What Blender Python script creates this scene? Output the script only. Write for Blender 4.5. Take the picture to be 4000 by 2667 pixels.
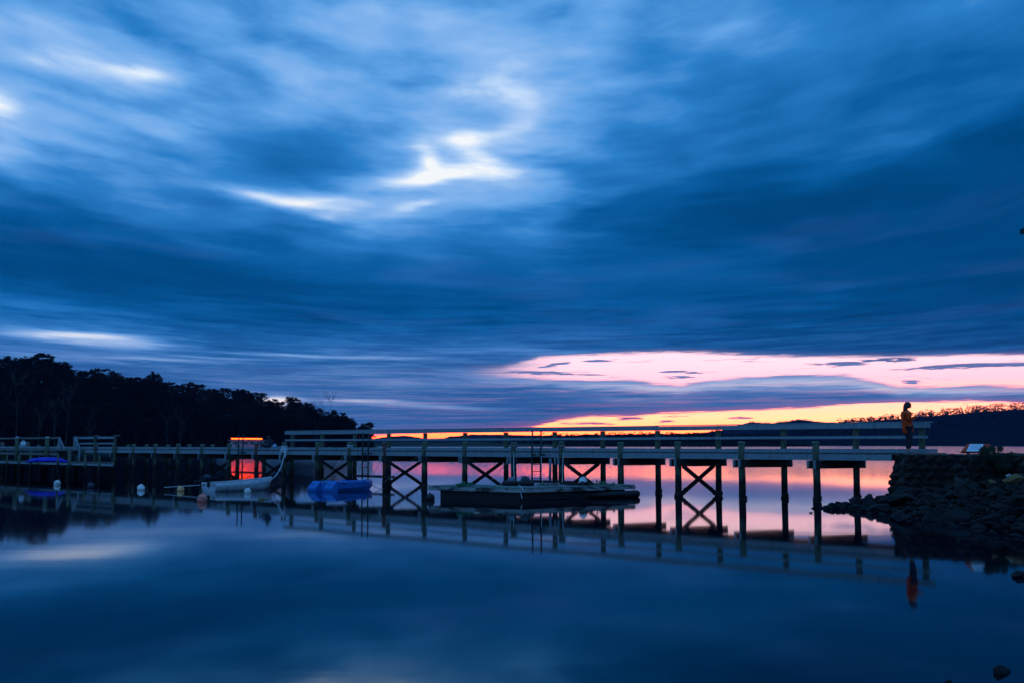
import bpy, bmesh, math, random
from math import sin, cos, tan, pi, sqrt, atan, atan2, radians as R, degrees
from mathutils import Vector as V, Matrix, noise as mnoise
random.seed(7)
S = bpy.context.scene
for o in list(bpy.data.objects): bpy.data.objects.remove(o)

# ------------------------------------------------------------------ camera
F, CX, CY, HZ, CH = 4500.0, 2000.0, 1333.5, 1735.0, 2.0      # focal (photo px), centre, horizon row, eye height
TH = atan((HZ - CY) / F)
cd = bpy.data.cameras.new('camera'); cam = bpy.data.objects.new('camera', cd)
S.collection.objects.link(cam); S.camera = cam
cd.sensor_width = 36; cd.lens = F / 4000 * 36; cd.clip_end = 60000; cd.clip_start = 0.1
cam.location = (0, 0, CH); cam.rotation_euler = (pi / 2 + TH, 0, 0)
S.view_settings.view_transform = 'Standard'; S.view_settings.look = 'None'
S.view_settings.exposure = 0; S.view_settings.gamma = 1

def ray(x, y):
    u, v = (x - CX) / F, -(y - CY) / F
    return V((u, cos(TH) - v * sin(TH), sin(TH) + v * cos(TH)))
def azel(x, y):
    d = ray(x, y).normalized(); return atan2(d.x, d.y), math.asin(d.z)
def PY(x, y, Y):
    d = ray(x, y); return V((0, 0, CH)) + d * (Y / d.y)
def PZ(x, y, z):
    d = ray(x, y); return V((0, 0, CH)) + d * ((z - CH) / d.z)
def XY(x, Y, z=1.0):                                   # world X of photo column x at depth Y, height z
    return (x - CX) / F * (Y * cos(TH) + (z - CH) * sin(TH))

def s2l(c):
    return tuple(((v / 255) / 12.92 if v / 255 <= .04045 else ((v / 255 + .055) / 1.055) ** 2.4) for v in c) + (1,)

# ------------------------------------------------------------------ world: dusk cloud deck with a burning gap at the horizon
W = bpy.data.worlds.new('World'); S.world = W; W.use_nodes = True
wt = W.node_tree; wt.nodes.clear()
class NT:
    def __init__(s, t): s.t = t
    def n(s, typ, **kw):
        nd = s.t.nodes.new(typ)
        for k, v in kw.items():
            if k == 'ins':
                for i, x in v.items():
                    if hasattr(x, 'links') or isinstance(x, bpy.types.NodeSocket): s.t.links.new(x, nd.inputs[i])
                    else: nd.inputs[i].default_value = x
            else: setattr(nd, k, v)
        return nd
    def m(s, op, a, b=None, c=None, clamp=False):
        nd = s.t.nodes.new('ShaderNodeMath'); nd.operation = op; nd.use_clamp = clamp
        for i, x in enumerate((a, b, c)):
            if x is None: continue
            if isinstance(x, bpy.types.NodeSocket): s.t.links.new(x, nd.inputs[i])
            else: nd.inputs[i].default_value = x
        return nd.outputs[0]
    def mr(s, v, a, b, c=0., d=1., smooth=True):
        nd = s.t.nodes.new('ShaderNodeMapRange'); nd.interpolation_type = 'SMOOTHSTEP' if smooth else 'LINEAR'
        nd.clamp = True
        for i, x in enumerate((v, a, b, c, d)):
            if isinstance(x, bpy.types.NodeSocket): s.t.links.new(x, nd.inputs[i])
            else: nd.inputs[i].default_value = x
        return nd.outputs[0]
    def ramp(s, fac, stops, interp='LINEAR'):
        nd = s.t.nodes.new('ShaderNodeValToRGB'); cr = nd.color_ramp; cr.interpolation = interp
        stops = sorted(stops, key=lambda q: q[0])
        while len(cr.elements) < len(stops): cr.elements.new(0.5)
        for e, (p, c) in zip(cr.elements, stops):
            e.position = p
        for e, (p, c) in zip(cr.elements, stops):
            e.color = (c, c, c, c) if not hasattr(c, '__len__') else c
        s.t.links.new(fac, nd.inputs[0]); return nd.outputs[0 if hasattr(stops[0][1], '__len__') else 1]
    def mix(s, f, a, b, typ='MIX'):
        nd = s.t.nodes.new('ShaderNodeMix'); nd.data_type = 'RGBA'; nd.blend_type = typ
        for i, x in ((0, f), (6, a), (7, b)):
            if isinstance(x, bpy.types.NodeSocket): s.t.links.new(x, nd.inputs[i])
            else: nd.inputs[i].default_value = x
        return nd.outputs[2]
    def noise(s, vec, scale, detail=3, rough=.5, dist=0., dim='3D'):
        nd = s.t.nodes.new('ShaderNodeTexNoise'); nd.noise_dimensions = dim
        s.t.links.new(vec, nd.inputs['Vector'])
        for k, v in (('Scale', scale), ('Detail', detail), ('Roughness', rough), ('Distortion', dist)): nd.inputs[k].default_value = v
        return nd.outputs[0]

def build_sky():
    g = NT(wt)
    tc = g.n('ShaderNodeTexCoord').outputs['Generated']
    sp = g.n('ShaderNodeSeparateXYZ', ins={0: tc}).outputs
    az = g.m('ARCTAN2', sp[0], sp[1])
    el = g.m('ARCSINE', sp[2])
    eh = g.m('MAXIMUM', el, 0.0)
    # streak coordinates: az along, log(el) across, bowed like wind-drawn cloud
    az2 = g.m('MINIMUM', g.m('MULTIPLY', az, az), .45)
    elb = g.m('MULTIPLY', eh, g.m('SUBTRACT', 1.0, g.m('MULTIPLY', az2, .8)))
    lg = g.m('LOGARITHM', g.m('ADD', elb, .035), math.e)
    cs = g.n('ShaderNodeCombineXYZ', ins={0: az, 1: lg, 2: g.m('MULTIPLY', sp[1], .6)}).outputs[0]
    def stretch(v, x, y, off=0.):
        return g.n('ShaderNodeMapping', ins={0: v, 1: (off, off * .7, off * .3), 3: (x, y, 1)}).outputs[0]
    nA = g.m('SUBTRACT', g.noise(stretch(cs, 3.2, 3.0, 3.1), 1.0, 3, .5), .5)
    nB = g.m('SUBTRACT', g.noise(stretch(cs, 6., 7., 9.3), 1.0, 3, .5, .3), .5)
    nE = g.m('SUBTRACT', g.noise(stretch(cs, 10., 11., 4.4), 1.0, 4, .5, .15), .5)
    nD = g.m('SUBTRACT', g.noise(stretch(cs, 48., 60., 2.2), 1.0, 3, .6, .3), .5)
    nC = g.m('SUBTRACT', g.noise(stretch(cs, 14., 30., 5.7), 1.0, 4, .55, .5), .5)
    # domain warp for the hand-placed cloud map
    nW = g.n('ShaderNodeTexNoise', ins={'Vector': stretch(cs, 6., 7., 1.3), 'Scale': 1., 'Detail': 4., 'Roughness': .55}).outputs['Color']
    w3 = g.n('ShaderNodeSeparateXYZ', ins={0: nW}).outputs
    azw = g.m('MULTIPLY_ADD', g.m('SUBTRACT', w3[0], .5), .22, az)
    elw = g.m('ADD', el, g.m('MULTIPLY', g.m('SUBTRACT', w3[1], .5), g.m('MULTIPLY_ADD', eh, .20, .004)))
    # ---- coarse brightness map: columns over azimuth, ramps over elevation
    YS = [-1400, -700, 0, 130, 260, 400, 520, 640, 760, 880, 1000, 1120, 1240, 1320, 1400, 1480, 1560, 1640, 1735]
    COL = {
        -900: [.40, .45, .50, .50, .52, .50, .50, .48, .40, .28, .18, .14, .22, .30, .30, .26, .28, .30, .30],
        0:    [.40, .44, .46, .44, .56, .66, .60, .56, .42, .26, .17, .16, .28, .40, .34, .28, .28, .30, .30],
        500:  [.40, .44, .44, .42, .52, .60, .56, .52, .44, .36, .20, .15, .24, .40, .36, .30, .30, .30, .30],
        1000: [.42, .46, .48, .42, .46, .58, .50, .42, .44, .42, .26, .15, .18, .28, .34, .30, .32, .30, .30],
        1500: [.44, .50, .62, .54, .56, .54, .46, .44, .55, .50, .34, .22, .20, .28, .28, .34, .34, .28, .30],
        2000: [.44, .50, .57, .59, .63, .63, .56, .62, .58, .42, .34, .22, .20, .28, .26, .30, .32, .28, .30],
        2500: [.42, .49, .53, .54, .53, .44, .42, .36, .28, .24, .24, .26, .22, .26, .24, .38, .36, .26, .28],
        3000: [.36, .42, .44, .44, .40, .36, .30, .30, .18, .14, .18, .22, .16, .18, .20, .40, .36, .26, .28],
        3500: [.34, .38, .38, .36, .34, .30, .28, .26, .16, .14, .18, .16, .12, .14, .18, .40, .36, .26, .28],
        4000: [.30, .34, .36, .34, .32, .28, .20, .14, .13, .14, .13, .12, .10, .10, .14, .30, .28, .26, .28],
        4900: [.28, .30, .34, .30, .28, .24, .20, .14, .13, .13, .12, .12, .10, .12, .16, .24, .26, .26, .28]}
    ELM = R(50)
    tfac = g.m('DIVIDE', elw, ELM, clamp=True)
    xs = sorted(COL); azs = [azel(x, 900)[0] for x in xs]
    tot = None
    for k, x in enumerate(xs):
        st = []
        for yy, vv in zip(YS, COL[x]):
            e = max(azel(2000, yy)[1], 0.0) / ELM if yy > -1400 else 1.0
            st.append((min(e, 1.0), vv))
        st[-1] = (0.0, st[-1][1])
        r = g.ramp(tfac, st, 'B_SPLINE')
        a = azs[k]
        up = g.mr(azw, azs[k - 1], a) if k else None
        dn = g.mr(azw, a, azs[k + 1], 1., 0.) if k < len(xs) - 1 else None
        w = g.m('MULTIPLY', up, dn) if up and dn else (up or dn)
        # up*dn is a smooth hat because each factor is 1 on the other's side
        tot = g.m('MULTIPLY', r, w) if tot is None else g.m('MULTIPLY_ADD', r, w, tot)
    # ---- individual cloud streaks and openings: photo x, y, half-length, half-height, slope, strength
    BL = [(100,238,90,13,.10,.16),(560,298,100,18,.05,.34),(330,272,230,26,.14,.18),(740,262,90,34,-.15,.16),
          (-10,415,70,42,0,.42),(10,560,100,36,0,.20),(350,372,110,20,.02,.10),(735,472,80,24,0,.14),(700,412,90,26,.0,-.14),
          (1950,372,120,34,.0,.34),(1850,310,180,26,.12,.16),(1650,340,160,26,.15,.12),
          (1845,562,85,27,.03,.62),(1655,625,52,40,-.1,.52),(1745,662,150,16,-.22,.50),(1560,715,110,22,-.05,.34),
          (1935,655,90,26,-.05,.42),(1760,610,230,110,-.3,.14),(2040,480,80,30,-.1,.26),(2050,600,60,24,0,.12),
          (1185,795,110,13,.10,.32),(1280,775,110,34,.05,.24),(1010,765,110,12,.12,.24),(1262,853,46,11,0,.32),
          (1330,845,140,26,.05,.12),(1600,806,80,12,-.25,.24),(1420,800,120,30,.0,.10),
          (1140,565,230,60,-.12,-.18),(1900,462,110,28,-.05,-.18),(1640,440,120,20,0,.05),(1000,640,180,40,-.2,-.08),
          (1500,25,280,34,-.04,.14),(2800,105,110,16,-.14,.10),(2150,180,160,60,-.2,.08),
          (380,1316,180,8,.03,.50),(430,1334,170,20,.06,.30),(640,1346,120,6,.05,.24),(180,1309,130,6,0,.20),(40,1285,120,8,.05,.10),
          (1135,1385,190,5,.03,.34),(860,1398,180,5,.02,.20),(560,1402,260,6,.03,.22),(200,1395,200,8,.03,.10),
          (120,1180,170,16,.12,.10),(1450,1568,140,6,.02,.38),(1720,1588,190,6,.03,.30),(1085,1563,60,14,0,.9),(1010,1578,50,12,0,.7),
          (1950,1368,220,9,.02,.16),(1500,1400,200,6,.02,.16),(1400,1460,180,8,-.02,.14),(1650,1500,220,10,-.03,.12),
          (3000,1518,420,8,.02,.16),(3400,1512,160,8,.05,.10),(2450,1517,200,6,0,.12),(3850,1525,200,12,0,.10),(2500,1560,160,8,0,.10),
          (3000,1490,260,12,.0,.12),(2700,850,140,10,.0,.04),(3650,480,300,22,-.2,.08),(3300,640,260,26,-.2,.07),
          (2900,970,200,40,-.05,.05),(3100,890,260,30,-.05,-.05)]
    def blob(a_, e_, bx, by, sx, sy, sl):
        a, e = azel(bx, by); ix, iy = F / sx, F / sy
        u = g.m('MULTIPLY_ADD', a_, ix, -a * ix)
        v = g.m('MULTIPLY_ADD', e_, iy, g.m('MULTIPLY_ADD', a_, sl * iy, -(e + sl * a) * iy))
        return g.m('POWER', 1 / math.e, g.m('MULTIPLY_ADD', v, v, g.m('MULTIPLY', u, u)))
    ab = g.m('MULTIPLY_ADD', g.m('SUBTRACT', azw, az), .35, az)
    eb = g.m('MULTIPLY_ADD', g.m('SUBTRACT', elw, el), .45, el)
    bsum = None
    for (bx, by, sx, sy, sl, am) in BL:
        hi_ = by < 1000
        ex = blob(ab, eb, bx, by, sx * (1.2 if hi_ else 1.25), sy * (1.75 if hi_ else 1.35), sl); am = am * .84 if hi_ else am
        bsum = g.m('MULTIPLY', ex, am) if bsum is None else g.m('MULTIPLY_ADD', ex, am, bsum)
    # ---- streak texture
    tot = g.m('MULTIPLY_ADD', bsum, g.m('MULTIPLY_ADD', nE, g.mr(eh, R(6), R(11), .6, 2.6), .96), tot)
    amp = g.mr(eh, R(1), R(16), .75, 1.0)
    t = g.m('ADD', tot, g.m('MULTIPLY', nA, .16))
    t = g.m('ADD', t, g.m('MULTIPLY', nB, g.m('MULTIPLY', .26, amp)))
    low = g.mr(eh, R(4), R(9), 1., .14)
    t = g.m('ADD', t, g.m('MULTIPLY', nC, g.m('MULTIPLY', low, .44)))
    t = g.m('ADD', t, g.m('MULTIPLY', nD, g.m('MULTIPLY', low, .16)))
    t = g.m('ADD', t, g.m('MULTIPLY', g.mr(eh, R(9.5), R(15), .0, .075), g.mr(az, R(-4), R(20), 1., .2)))
    t = g.m('ADD', t, g.m('MULTIPLY', g.m('MULTIPLY', nE, g.m('MULTIPLY', g.mr(eh, R(6), R(11)), g.mr(az, R(-4), R(20), 1., .5))), g.m('MULTIPLY_ADD', g.m('MINIMUM', t, .7), 1.15, .02)))
    # ---- openings: lower/upper edge of each gap over azimuth
    AZA, AZB = R(-30), R(30)
    fa = g.m('DIVIDE', g.m('SUBTRACT', az, AZA), AZB - AZA, clamp=True)
    EM = R(6)
    def edge(pts):
        st = []
        for (x, y) in pts:
            a, e = azel(x, y); st.append(((a - AZA) / (AZB - AZA), max(e, 0) / EM))
        return g.m('MULTIPLY', g.ramp(fa, st), EM)
    wig = g.m('MULTIPLY', g.m('ADD', g.m('ADD', nC, g.m('MULTIPLY', nB, .6)), g.m('MULTIPLY', nD, .8)), 26 / F)
    elg = g.m('ADD', el, wig)
    wigS = g.m('MULTIPLY', g.m('ADD', nC, nD), 20 / F); elS = g.m('ADD', el, wigS)
    pt = edge([(0, 1460), (1800, 1450), (1860, 1444), (1960, 1436), (2040, 1412), (2110, 1392), (2250, 1386), (2600, 1377), (2850, 1384), (3100, 1392), (3400, 1396), (3550, 1396), (3700, 1388), (4000, 1385), (4300, 1386)])
    pb = edge([(0, 1430), (1800, 1440), (1860, 1454), (1980, 1464), (2100, 1476), (2300, 1484), (2450, 1484), (2560, 1498), (2660, 1504), (2780, 1482), (2900, 1470), (3100, 1466), (3300, 1466), (3400, 1482), (3500, 1505), (3700, 1509), (3850, 1500), (4000, 1507), (4300, 1505)])
    yt = edge([(0, 1729), (1000, 1712), (1500, 1697), (1700, 1690), (1900, 1682), (2080, 1668), (2180, 1640), (2300, 1626), (2450, 1625), (2600, 1613), (2850, 1607), (3050, 1598), (3200, 1586), (3350, 1577), (3500, 1572), (3800, 1564), (4000, 1572), (4300, 1580)])
    def gap(top, bot, e, s=5.0):
        a1 = g.mr(g.m('SUBTRACT', top, e), -s / F, s / F)
        return a1 if bot is None else g.m('MULTIPLY', a1, g.mr(g.m('SUBTRACT', e, bot), -s / F, s / F))
    dd = g.m('MULTIPLY', g.m('SUBTRACT', g.m('ADD', elg, 18 / F), pb), F / 19)
    edgel = g.m('MULTIPLY', g.m('POWER', 1 / math.e, g.m('MULTIPLY', dd, dd)), g.mr(az, R(-6), R(3)))
    t = g.m('MULTIPLY_ADD', edgel, .26, t)
    blue = g.ramp(g.m('MULTIPLY', g.m('SUBTRACT', t, .025), .78), [(0., s2l((0, 52, 98))), (.11, s2l((0, 74, 132))), (.20, s2l((10, 94, 162))), (.33, s2l((44, 128, 202))),
                      (.45, s2l((96, 163, 230))), (.60, s2l((142, 188, 242))), (.76, s2l((196, 222, 253))), (.95, s2l((248, 252, 255)))])
    # low cloud turns slate and violet
    slate = g.ramp(t, [(0., s2l((22, 60, 116))), (.16, s2l((32, 78, 138))), (.32, s2l((58, 108, 170))), (.5, s2l((112, 146, 200))),
                       (.7, s2l((178, 190, 226))), (1., s2l((250, 240, 245)))])
    viol = g.ramp(t, [(0., s2l((48, 60, 118))), (.3, s2l((86, 90, 150))), (.55, s2l((176, 128, 178))), (1., s2l((250, 200, 205)))])
    c = g.mix(g.mr(el, R(6.5), R(2.2)), blue, slate)
    vm = g.m('MULTIPLY', g.mr(el, R(3.9), R(1.2)), g.mr(nC, -.10, .14))
    vm = g.m('MULTIPLY', vm, g.mr(az, R(-12), R(4), .10, 1.))
    c = g.mix(vm, c, viol)
    # faint plum veils high up
    c = g.mix(g.m('MULTIPLY', g.mr(nB, .02, .16), g.m('MULTIPLY', g.mr(el, R(14), R(9)), .10)), c, s2l((70, 80, 150)))
    wsp = g.m('SUBTRACT', 1.0, g.mr(g.m('MULTIPLY_ADD', nD, .8, nC), .10, .30, 0., .6))
    mp_ = g.m('MULTIPLY', g.m('MULTIPLY', gap(pt, pb, elg, 9.), wsp), g.mr(g.m('MULTIPLY_ADD', nC, .08, az), R(-2.5), R(3.5))); my = gap(yt, None, elS, 5.5)
    # cloud fingers that float inside the gaps
    FB = [(2090,1453,150,7,.0),(2640,1451,60,5,0),(2710,1455,50,4,0),(2650,1472,80,5,0),(3300,1420,110,10,0),(3170,1424,60,6,0),
          (3480,1405,120,10,.0),(3800,1427,260,11,-.02),(3560,1489,36,8,.1),(2460,1634,70,8,.03),(2300,1652,120,6,.03),(2600,1645,45,4,0),
          (2895,1632,55,7,0),(2180,1420,60,5,-.1),(2260,1462,150,5,.02),(2650,1622,60,3,0),(2340,1407,60,4,0)]
    fs = None; azf = g.m('MULTIPLY_ADD', nD, 110 / F, az)
    for (bx, by, sx, sy, sl) in FB:
        ex = blob(azf, elS, bx, by, sx, sy, sl)
        fs = ex if fs is None else g.m('MAXIMUM', fs, ex)
    fcut = g.mr(g.m('MULTIPLY', fs, g.m('ADD', 1.0, g.m('MULTIPLY_ADD', nD, 2.2, g.m('MULTIPLY', nC, 1.5)))), .38, .66, 1., 0.)
    side = g.mr(g.m('ABSOLUTE', az), R(46), R(31))
    opening = g.m('MULTIPLY', g.m('MULTIPLY', g.m('MAXIMUM', mp_, my), fcut), side)
    thin = g.m('MULTIPLY', g.m('MAXIMUM', gap(pt, pb, elg, 26.), gap(yt, None, elS, 30.)), g.m('MULTIPLY', g.mr(fs, .1, .5, 1., .5), side))
    rim = g.mix(g.mr(el, R(3.2), R(1.2)), s2l((190, 180, 222)), s2l((232, 112, 158)))
    c = g.mix(g.m('MULTIPLY', thin, g.mr(el, R(3.2), R(1.2), .45, .9)), c, rim)
    glow = g.ramp(g.m('DIVIDE', el, R(6), clamp=True),
                  [(0., s2l((255, 158, 80))), (.075, s2l((255, 200, 104))), (.14, s2l((255, 216, 134))), (.22, s2l((255, 232, 168))),
                   (.32, s2l((255, 228, 192))), (.42, s2l((254, 212, 196))), (.52, s2l((250, 214, 230))), (.66, s2l((250, 230, 242))), (1., s2l((244, 232, 250)))])
    red = g.mix(g.mr(az, R(-9), R(4)), s2l((255, 118, 60)), s2l((255, 255, 255)), 'MIX')
    glow = g.mix(g.m('MULTIPLY', g.mr(el, R(1.6), R(.4)), .25), glow, red, 'MULTIPLY')
    glow = g.mix(1.0, glow, g.mix(g.mr(el, R(3.4), R(2.2)), (1.6, 1.14, 1.12, 1), (3.2, 1.20, 1.12, 1)), 'MULTIPLY')
    glow = g.mix(1.0, glow, g.mix(g.mr(el, R(1.15), R(.6)), (1, 1, 1, 1), (2.8, 1.05, .95, 1)), 'MULTIPLY')
    c = g.mix(opening, c, glow)
    # behind the camera: brighter blue sky, added unseen to fill camera-facing surfaces; below the horizon dark
    back = g.mr(sp[1], .62, -.2)
    c = g.mix(g.m('MULTIPLY', back, .8), c, (.15, .50, 1.22, 1))
    c = g.mix(g.mr(el, R(-.05), R(-.6)), c, s2l((6, 26, 60)))
    bg = g.n('ShaderNodeBackground', ins={0: c, 1: 1.0})
    out = g.n('ShaderNodeOutputWorld', ins={0: bg.outputs[0]})
build_sky()
W.cycles.sampling_method = 'MANUAL'; W.cycles.sample_map_resolution = 1024
S.cycles.max_bounces = 6; S.cycles.volume_bounces = 0; S.cycles.volume_max_steps = 64
S.cycles.use_adaptive_sampling = True; S.cycles.adaptive_threshold = 0.02
S.cycles.use_denoising = True; S.cycles.caustics_reflective = False

# ------------------------------------------------------------------ materials
MATS = {}
def mat(name, col, rough=.8, col2=None, scale=5., stretch=(1, 1, 1), bump=0., metal=0., spec=.3, coord='Object', emis=None, estr=0., extra=None, detail=6, lo=.35, hi=.65):
    if name in MATS: return MATS[name]
    m = bpy.data.materials.new(name); m.use_nodes = True; t = m.node_tree; g = NT(t)
    b = t.nodes['Principled BSDF']; b.inputs['Roughness'].default_value = rough; b.inputs['Metallic'].default_value = metal
    b.inputs['Specular IOR Level'].default_value = spec
    col = tuple(col) + (1,); b.inputs['Base Color'].default_value = col
    if col2 is not None:
        tc = g.n('ShaderNodeTexCoord').outputs[coord]
        mp = g.n('ShaderNodeMapping', ins={0: tc, 3: stretch}).outputs[0]
        nz = g.noise(mp, scale, detail, .6)
        c = g.mix(g.mr(nz, lo, hi), col, tuple(col2) + (1,))
        if extra: c = extra(g, c, tc, b)
        t.links.new(c, b.inputs['Base Color'])
        if bump:
            bp = g.n('ShaderNodeBump', ins={'Strength': bump, 'Distance': .02, 'Height': nz})
            t.links.new(bp.outputs[0], b.inputs['Normal'])
    if emis:
        b.inputs['Emission Color'].default_value = tuple(emis) + (1,); b.inputs['Emission Strength'].default_value = estr
    MATS[name] = m; return m

def pile_extra(g, c, tc, b):        # tide-stained foot: black weed up to an uneven line
    pos = g.n('ShaderNodeNewGeometry').outputs['Position']
    z = g.n('ShaderNodeSeparateXYZ', ins={0: pos}).outputs[2]
    nz = g.noise(g.n('ShaderNodeMapping', ins={0: pos, 3: (6, 6, 1.5)}).outputs[0], 1., 4, .6)
    zz = g.m('MULTIPLY_ADD', g.m('SUBTRACT', nz, .5), 1.3, z)
    return g.mix(g.mr(zz, .55, .95), (.006, .007, .006, 1), c)
def plank_extra(g, c, tc, b):       # vertical rain streaks and dark knots
    pos = g.n('ShaderNodeNewGeometry').outputs['Position']
    nz = g.noise(g.n('ShaderNodeMapping', ins={0: pos, 3: (7, 7, 1.2)}).outputs[0], 1., 5, .65)
    c = g.mix(g.mr(nz, .52, .72, 0., .6), c, (.07, .07, .065, 1))
    kn = g.noise(g.n('ShaderNodeMapping', ins={0: pos, 3: (2.1, 2.1, 9)}).outputs[0], 1.7, 2, .4)
    return g.mix(g.mr(kn, .70, .78, 0., .8), c, (.02, .018, .015, 1))

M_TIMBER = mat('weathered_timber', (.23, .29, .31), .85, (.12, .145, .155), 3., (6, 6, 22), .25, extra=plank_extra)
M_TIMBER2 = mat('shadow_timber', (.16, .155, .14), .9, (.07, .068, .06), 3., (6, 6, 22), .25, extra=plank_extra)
M_PILE = mat('treated_pile', (.085, .10, .06), .85, (.04, .05, .032), 5., (5, 5, 1), .35, extra=pile_extra)
M_PILERED = mat('rusty_red_pile', (.16, .04, .03), .85, (.05, .03, .022), 5., (5, 5, 1), .3, extra=pile_extra)
M_BRACE = mat('wet_shaded_timber', (.03, .03, .027), .8, (.012, .012, .011), 4., (3, 3, 3), .2, extra=pile_extra)  # wet braces; the same dark tone paints the shade on the cross beams
M_CAP = mat('pile_cap', (.15, .18, .13), .6, (.09, .11, .08), 8.)
M_IRON = mat('dark_iron', (.022, .024, .028), .6, (.012, .013, .015), 14.)
M_BLACK = mat('black_plastic', (.004, .004, .005), .6, (.006, .006, .007), 3.)
M_WEED = mat('mussel_growth', (.012, .012, .010), .8, (.025, .022, .016), 14., bump=.6)
M_HULL = mat('white_hull_paint', (.42, .44, .46), .45, (.32, .34, .36), 3., (1, 1, 3), spec=.5)
M_HULLIN = mat('white_hull_inside', (.32, .33, .36), .6, (.22, .23, .25), 3.)
M_ANTI = mat('dark_red_bottom_paint', (.05, .010, .008), .7, (.025, .006, .005), 4.)
M_ENG = mat('dark_blue_outboard', (.02, .03, .06), .4, (.012, .016, .03), 5.)
M_BLUE = mat('blue_polyethylene', (.006, .13, .42), .5, (.006, .11, .36), 2.)
M_KAY = mat('deep_blue_plastic', (.006, .010, .45), .5, (.005, .008, .36), 3.)
M_BUOYW = mat('white_buoy', (.60, .60, .58), .5, (.36, .38, .34), 6., lo=.45, hi=.62)
M_BUOYY = mat('cream_buoy', (.80, .38, .16), .5, (.60, .26, .10), 6.)
M_BUOYP = mat('faded_pink_buoy', (.70, .19, .13), .6, (.60, .15, .11), 3.)
M_BUOYD = mat('dark_navy_buoy', (.018, .024, .04), .5, (.012, .015, .02), 4.)
M_BUOYB = mat('grey_blue_buoy', (.10, .15, .19), .6, (.07, .10, .12), 4.)
M_ROPE = mat('pale_rope', (.55, .58, .60), .9, (.38, .42, .46), 40.)
M_ROPED = mat('thin_line', (.20, .21, .18), .9, (.12, .12, .11), 30.)
M_ROPEG = mat('green_rope', (.03, .16, .08), .9, (.02, .09, .05), 30.)
M_DECK = mat('mossy_deck', (.16, .20, .18), .9, (.07, .09, .08), 3., (1, 3, 1), .3)
M_EDGE = mat('worn_pontoon_edge', (.26, .26, .24), .9, (.030, .028, .028), 1.6, (1, 1, 5), .4, lo=.45, hi=.6)
M_NET = mat('dark_net', (.035, .020, .022), .95, (.015, .012, .012), 12., bump=.6)
M_JACK = mat('orange_jacket', (.66, .05, .003), .85, (.52, .038, .002), 6., bump=.2)
M_TROU = mat('dark_trousers', (.012, .013, .020), .9, (.02, .02, .03), 6.)
M_SKIN = mat('skin', (.34, .17, .12), .6, (.30, .15, .10), 6.)
M_HAIR = mat('dark_hair', (.016, .010, .010), .6, (.03, .018, .015), 20., (1, 1, 4))
M_SHOE = mat('pale_shoes', (.30, .26, .27), .7, (.22, .2, .2), 8.)
M_PHONE = mat('phone_glass', (.20, .20, .24), .25, (.16, .16, .18), 3.)
M_BARK = mat('pale_bark', (.018, .016, .012), .9, (.008, .007, .006), 1.2, (2, 2, .5))
M_DEAD = mat('bleached_dead_wood', (.05, .048, .042), .9, (.024, .022, .02), 1.2, (2, 2, .5))
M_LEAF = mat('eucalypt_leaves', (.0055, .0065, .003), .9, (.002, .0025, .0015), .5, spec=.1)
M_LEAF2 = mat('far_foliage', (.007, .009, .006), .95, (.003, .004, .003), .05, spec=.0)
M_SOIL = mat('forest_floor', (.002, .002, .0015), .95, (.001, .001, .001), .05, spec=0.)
M_HILL = mat('wooded_hill', (.007, .009, .006), .95, (.003, .004, .003), .02, bump=0., spec=0.)
M_FIELD = mat('far_paddock', (.05, .06, .045), .95, (.025, .032, .025), .01, spec=0.)
def lichen(g, c, tc, b):
    oi = g.n('ShaderNodeObjectInfo').outputs['Random']
    tint = g.ramp(oi, [(0., (.34, .22, .17, 1)), (.35, (.75, .55, .45, 1)), (.6, (.9, .95, 1., 1)), (.8, (.6, .62, .68, 1)), (1., (1.4, 1.4, 1.45, 1))])
    c = g.mix(1.0, c, tint, 'MULTIPLY')
    nz = g.noise(tc, 9., 3, .6)
    c = g.mix(g.mr(nz, .62, .72, 0., .7), c, (.05, .053, .055, 1))
    pos = g.n('ShaderNodeNewGeometry').outputs['Position']
    z = g.n('ShaderNodeSeparateXYZ', ins={0: pos}).outputs[2]
    return g.mix(g.mr(g.m('MULTIPLY_ADD', nz, .3, z), .4, .95), (.0025, .0025, .003, 1), c)
M_ROCK = mat('shore_rock', (.006, .004, .003), .9, (.050, .034, .026), 3., (1, 1, 1), .8, lo=.54, hi=.68, extra=lichen)
M_ROCKO = mat('orange_lichen_rock', (.24, .12, .03), .85, (.09, .06, .04), 5., bump=.5)
M_ROCKP = mat('pale_rock', (.50, .50, .50), .8, (.4, .4, .4), 5., bump=.3)
def stone_extra(g, c, tc, b):
    vor = g.n('ShaderNodeTexVoronoi', ins={'Vector': tc, 'Scale': 1.1}).outputs['Color']
    h = g.n('ShaderNodeSeparateXYZ', ins={0: vor}).outputs[0]
    tint = g.ramp(h, [(0., (.45, .35, .32, 1)), (.5, (.85, .75, .72, 1)), (.8, (1., 1.05, 1.1, 1)), (1., (1.5, 1.5, 1.5, 1))])
    return g.mix(1., c, tint, 'MULTIPLY')
M_STONE = mat('wall_stone', (.032, .015, .010), .9, (.008, .005, .004), 5., bump=.6, extra=stone_extra)
M_MORTAR = mat('pale_mortar', (.003, .003, .003), .95, (.055, .05, .045), 1.6, lo=.52, hi=.66, bump=.3)
M_EARTH = mat('dark_earth', (.030, .030, .020), .95, (.018, .022, .012), 3., bump=.4)
M_GRASS = mat('short_grass', (.018, .032, .010), .9, (.010, .018, .007), 2.)
M_SHRUB = mat('shrub_leaves', (.010, .026, .008), .8, (.005, .013, .005), 3.)
M_SIGNB = mat('rust_brown_board', (.50, .045, .008), .7, (.36, .032, .006), 6., bump=.1)
M_SIGNW = mat('pale_sign_panel', (.62, .66, .68), .5, (.54, .58, .60), 6.)
M_INK = mat('sign_lettering', (.16, .20, .24), .7)
M_SHED = mat('dark_shed_paint', (.02, .018, .018), .8, (.012, .012, .012), 3.)
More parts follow.
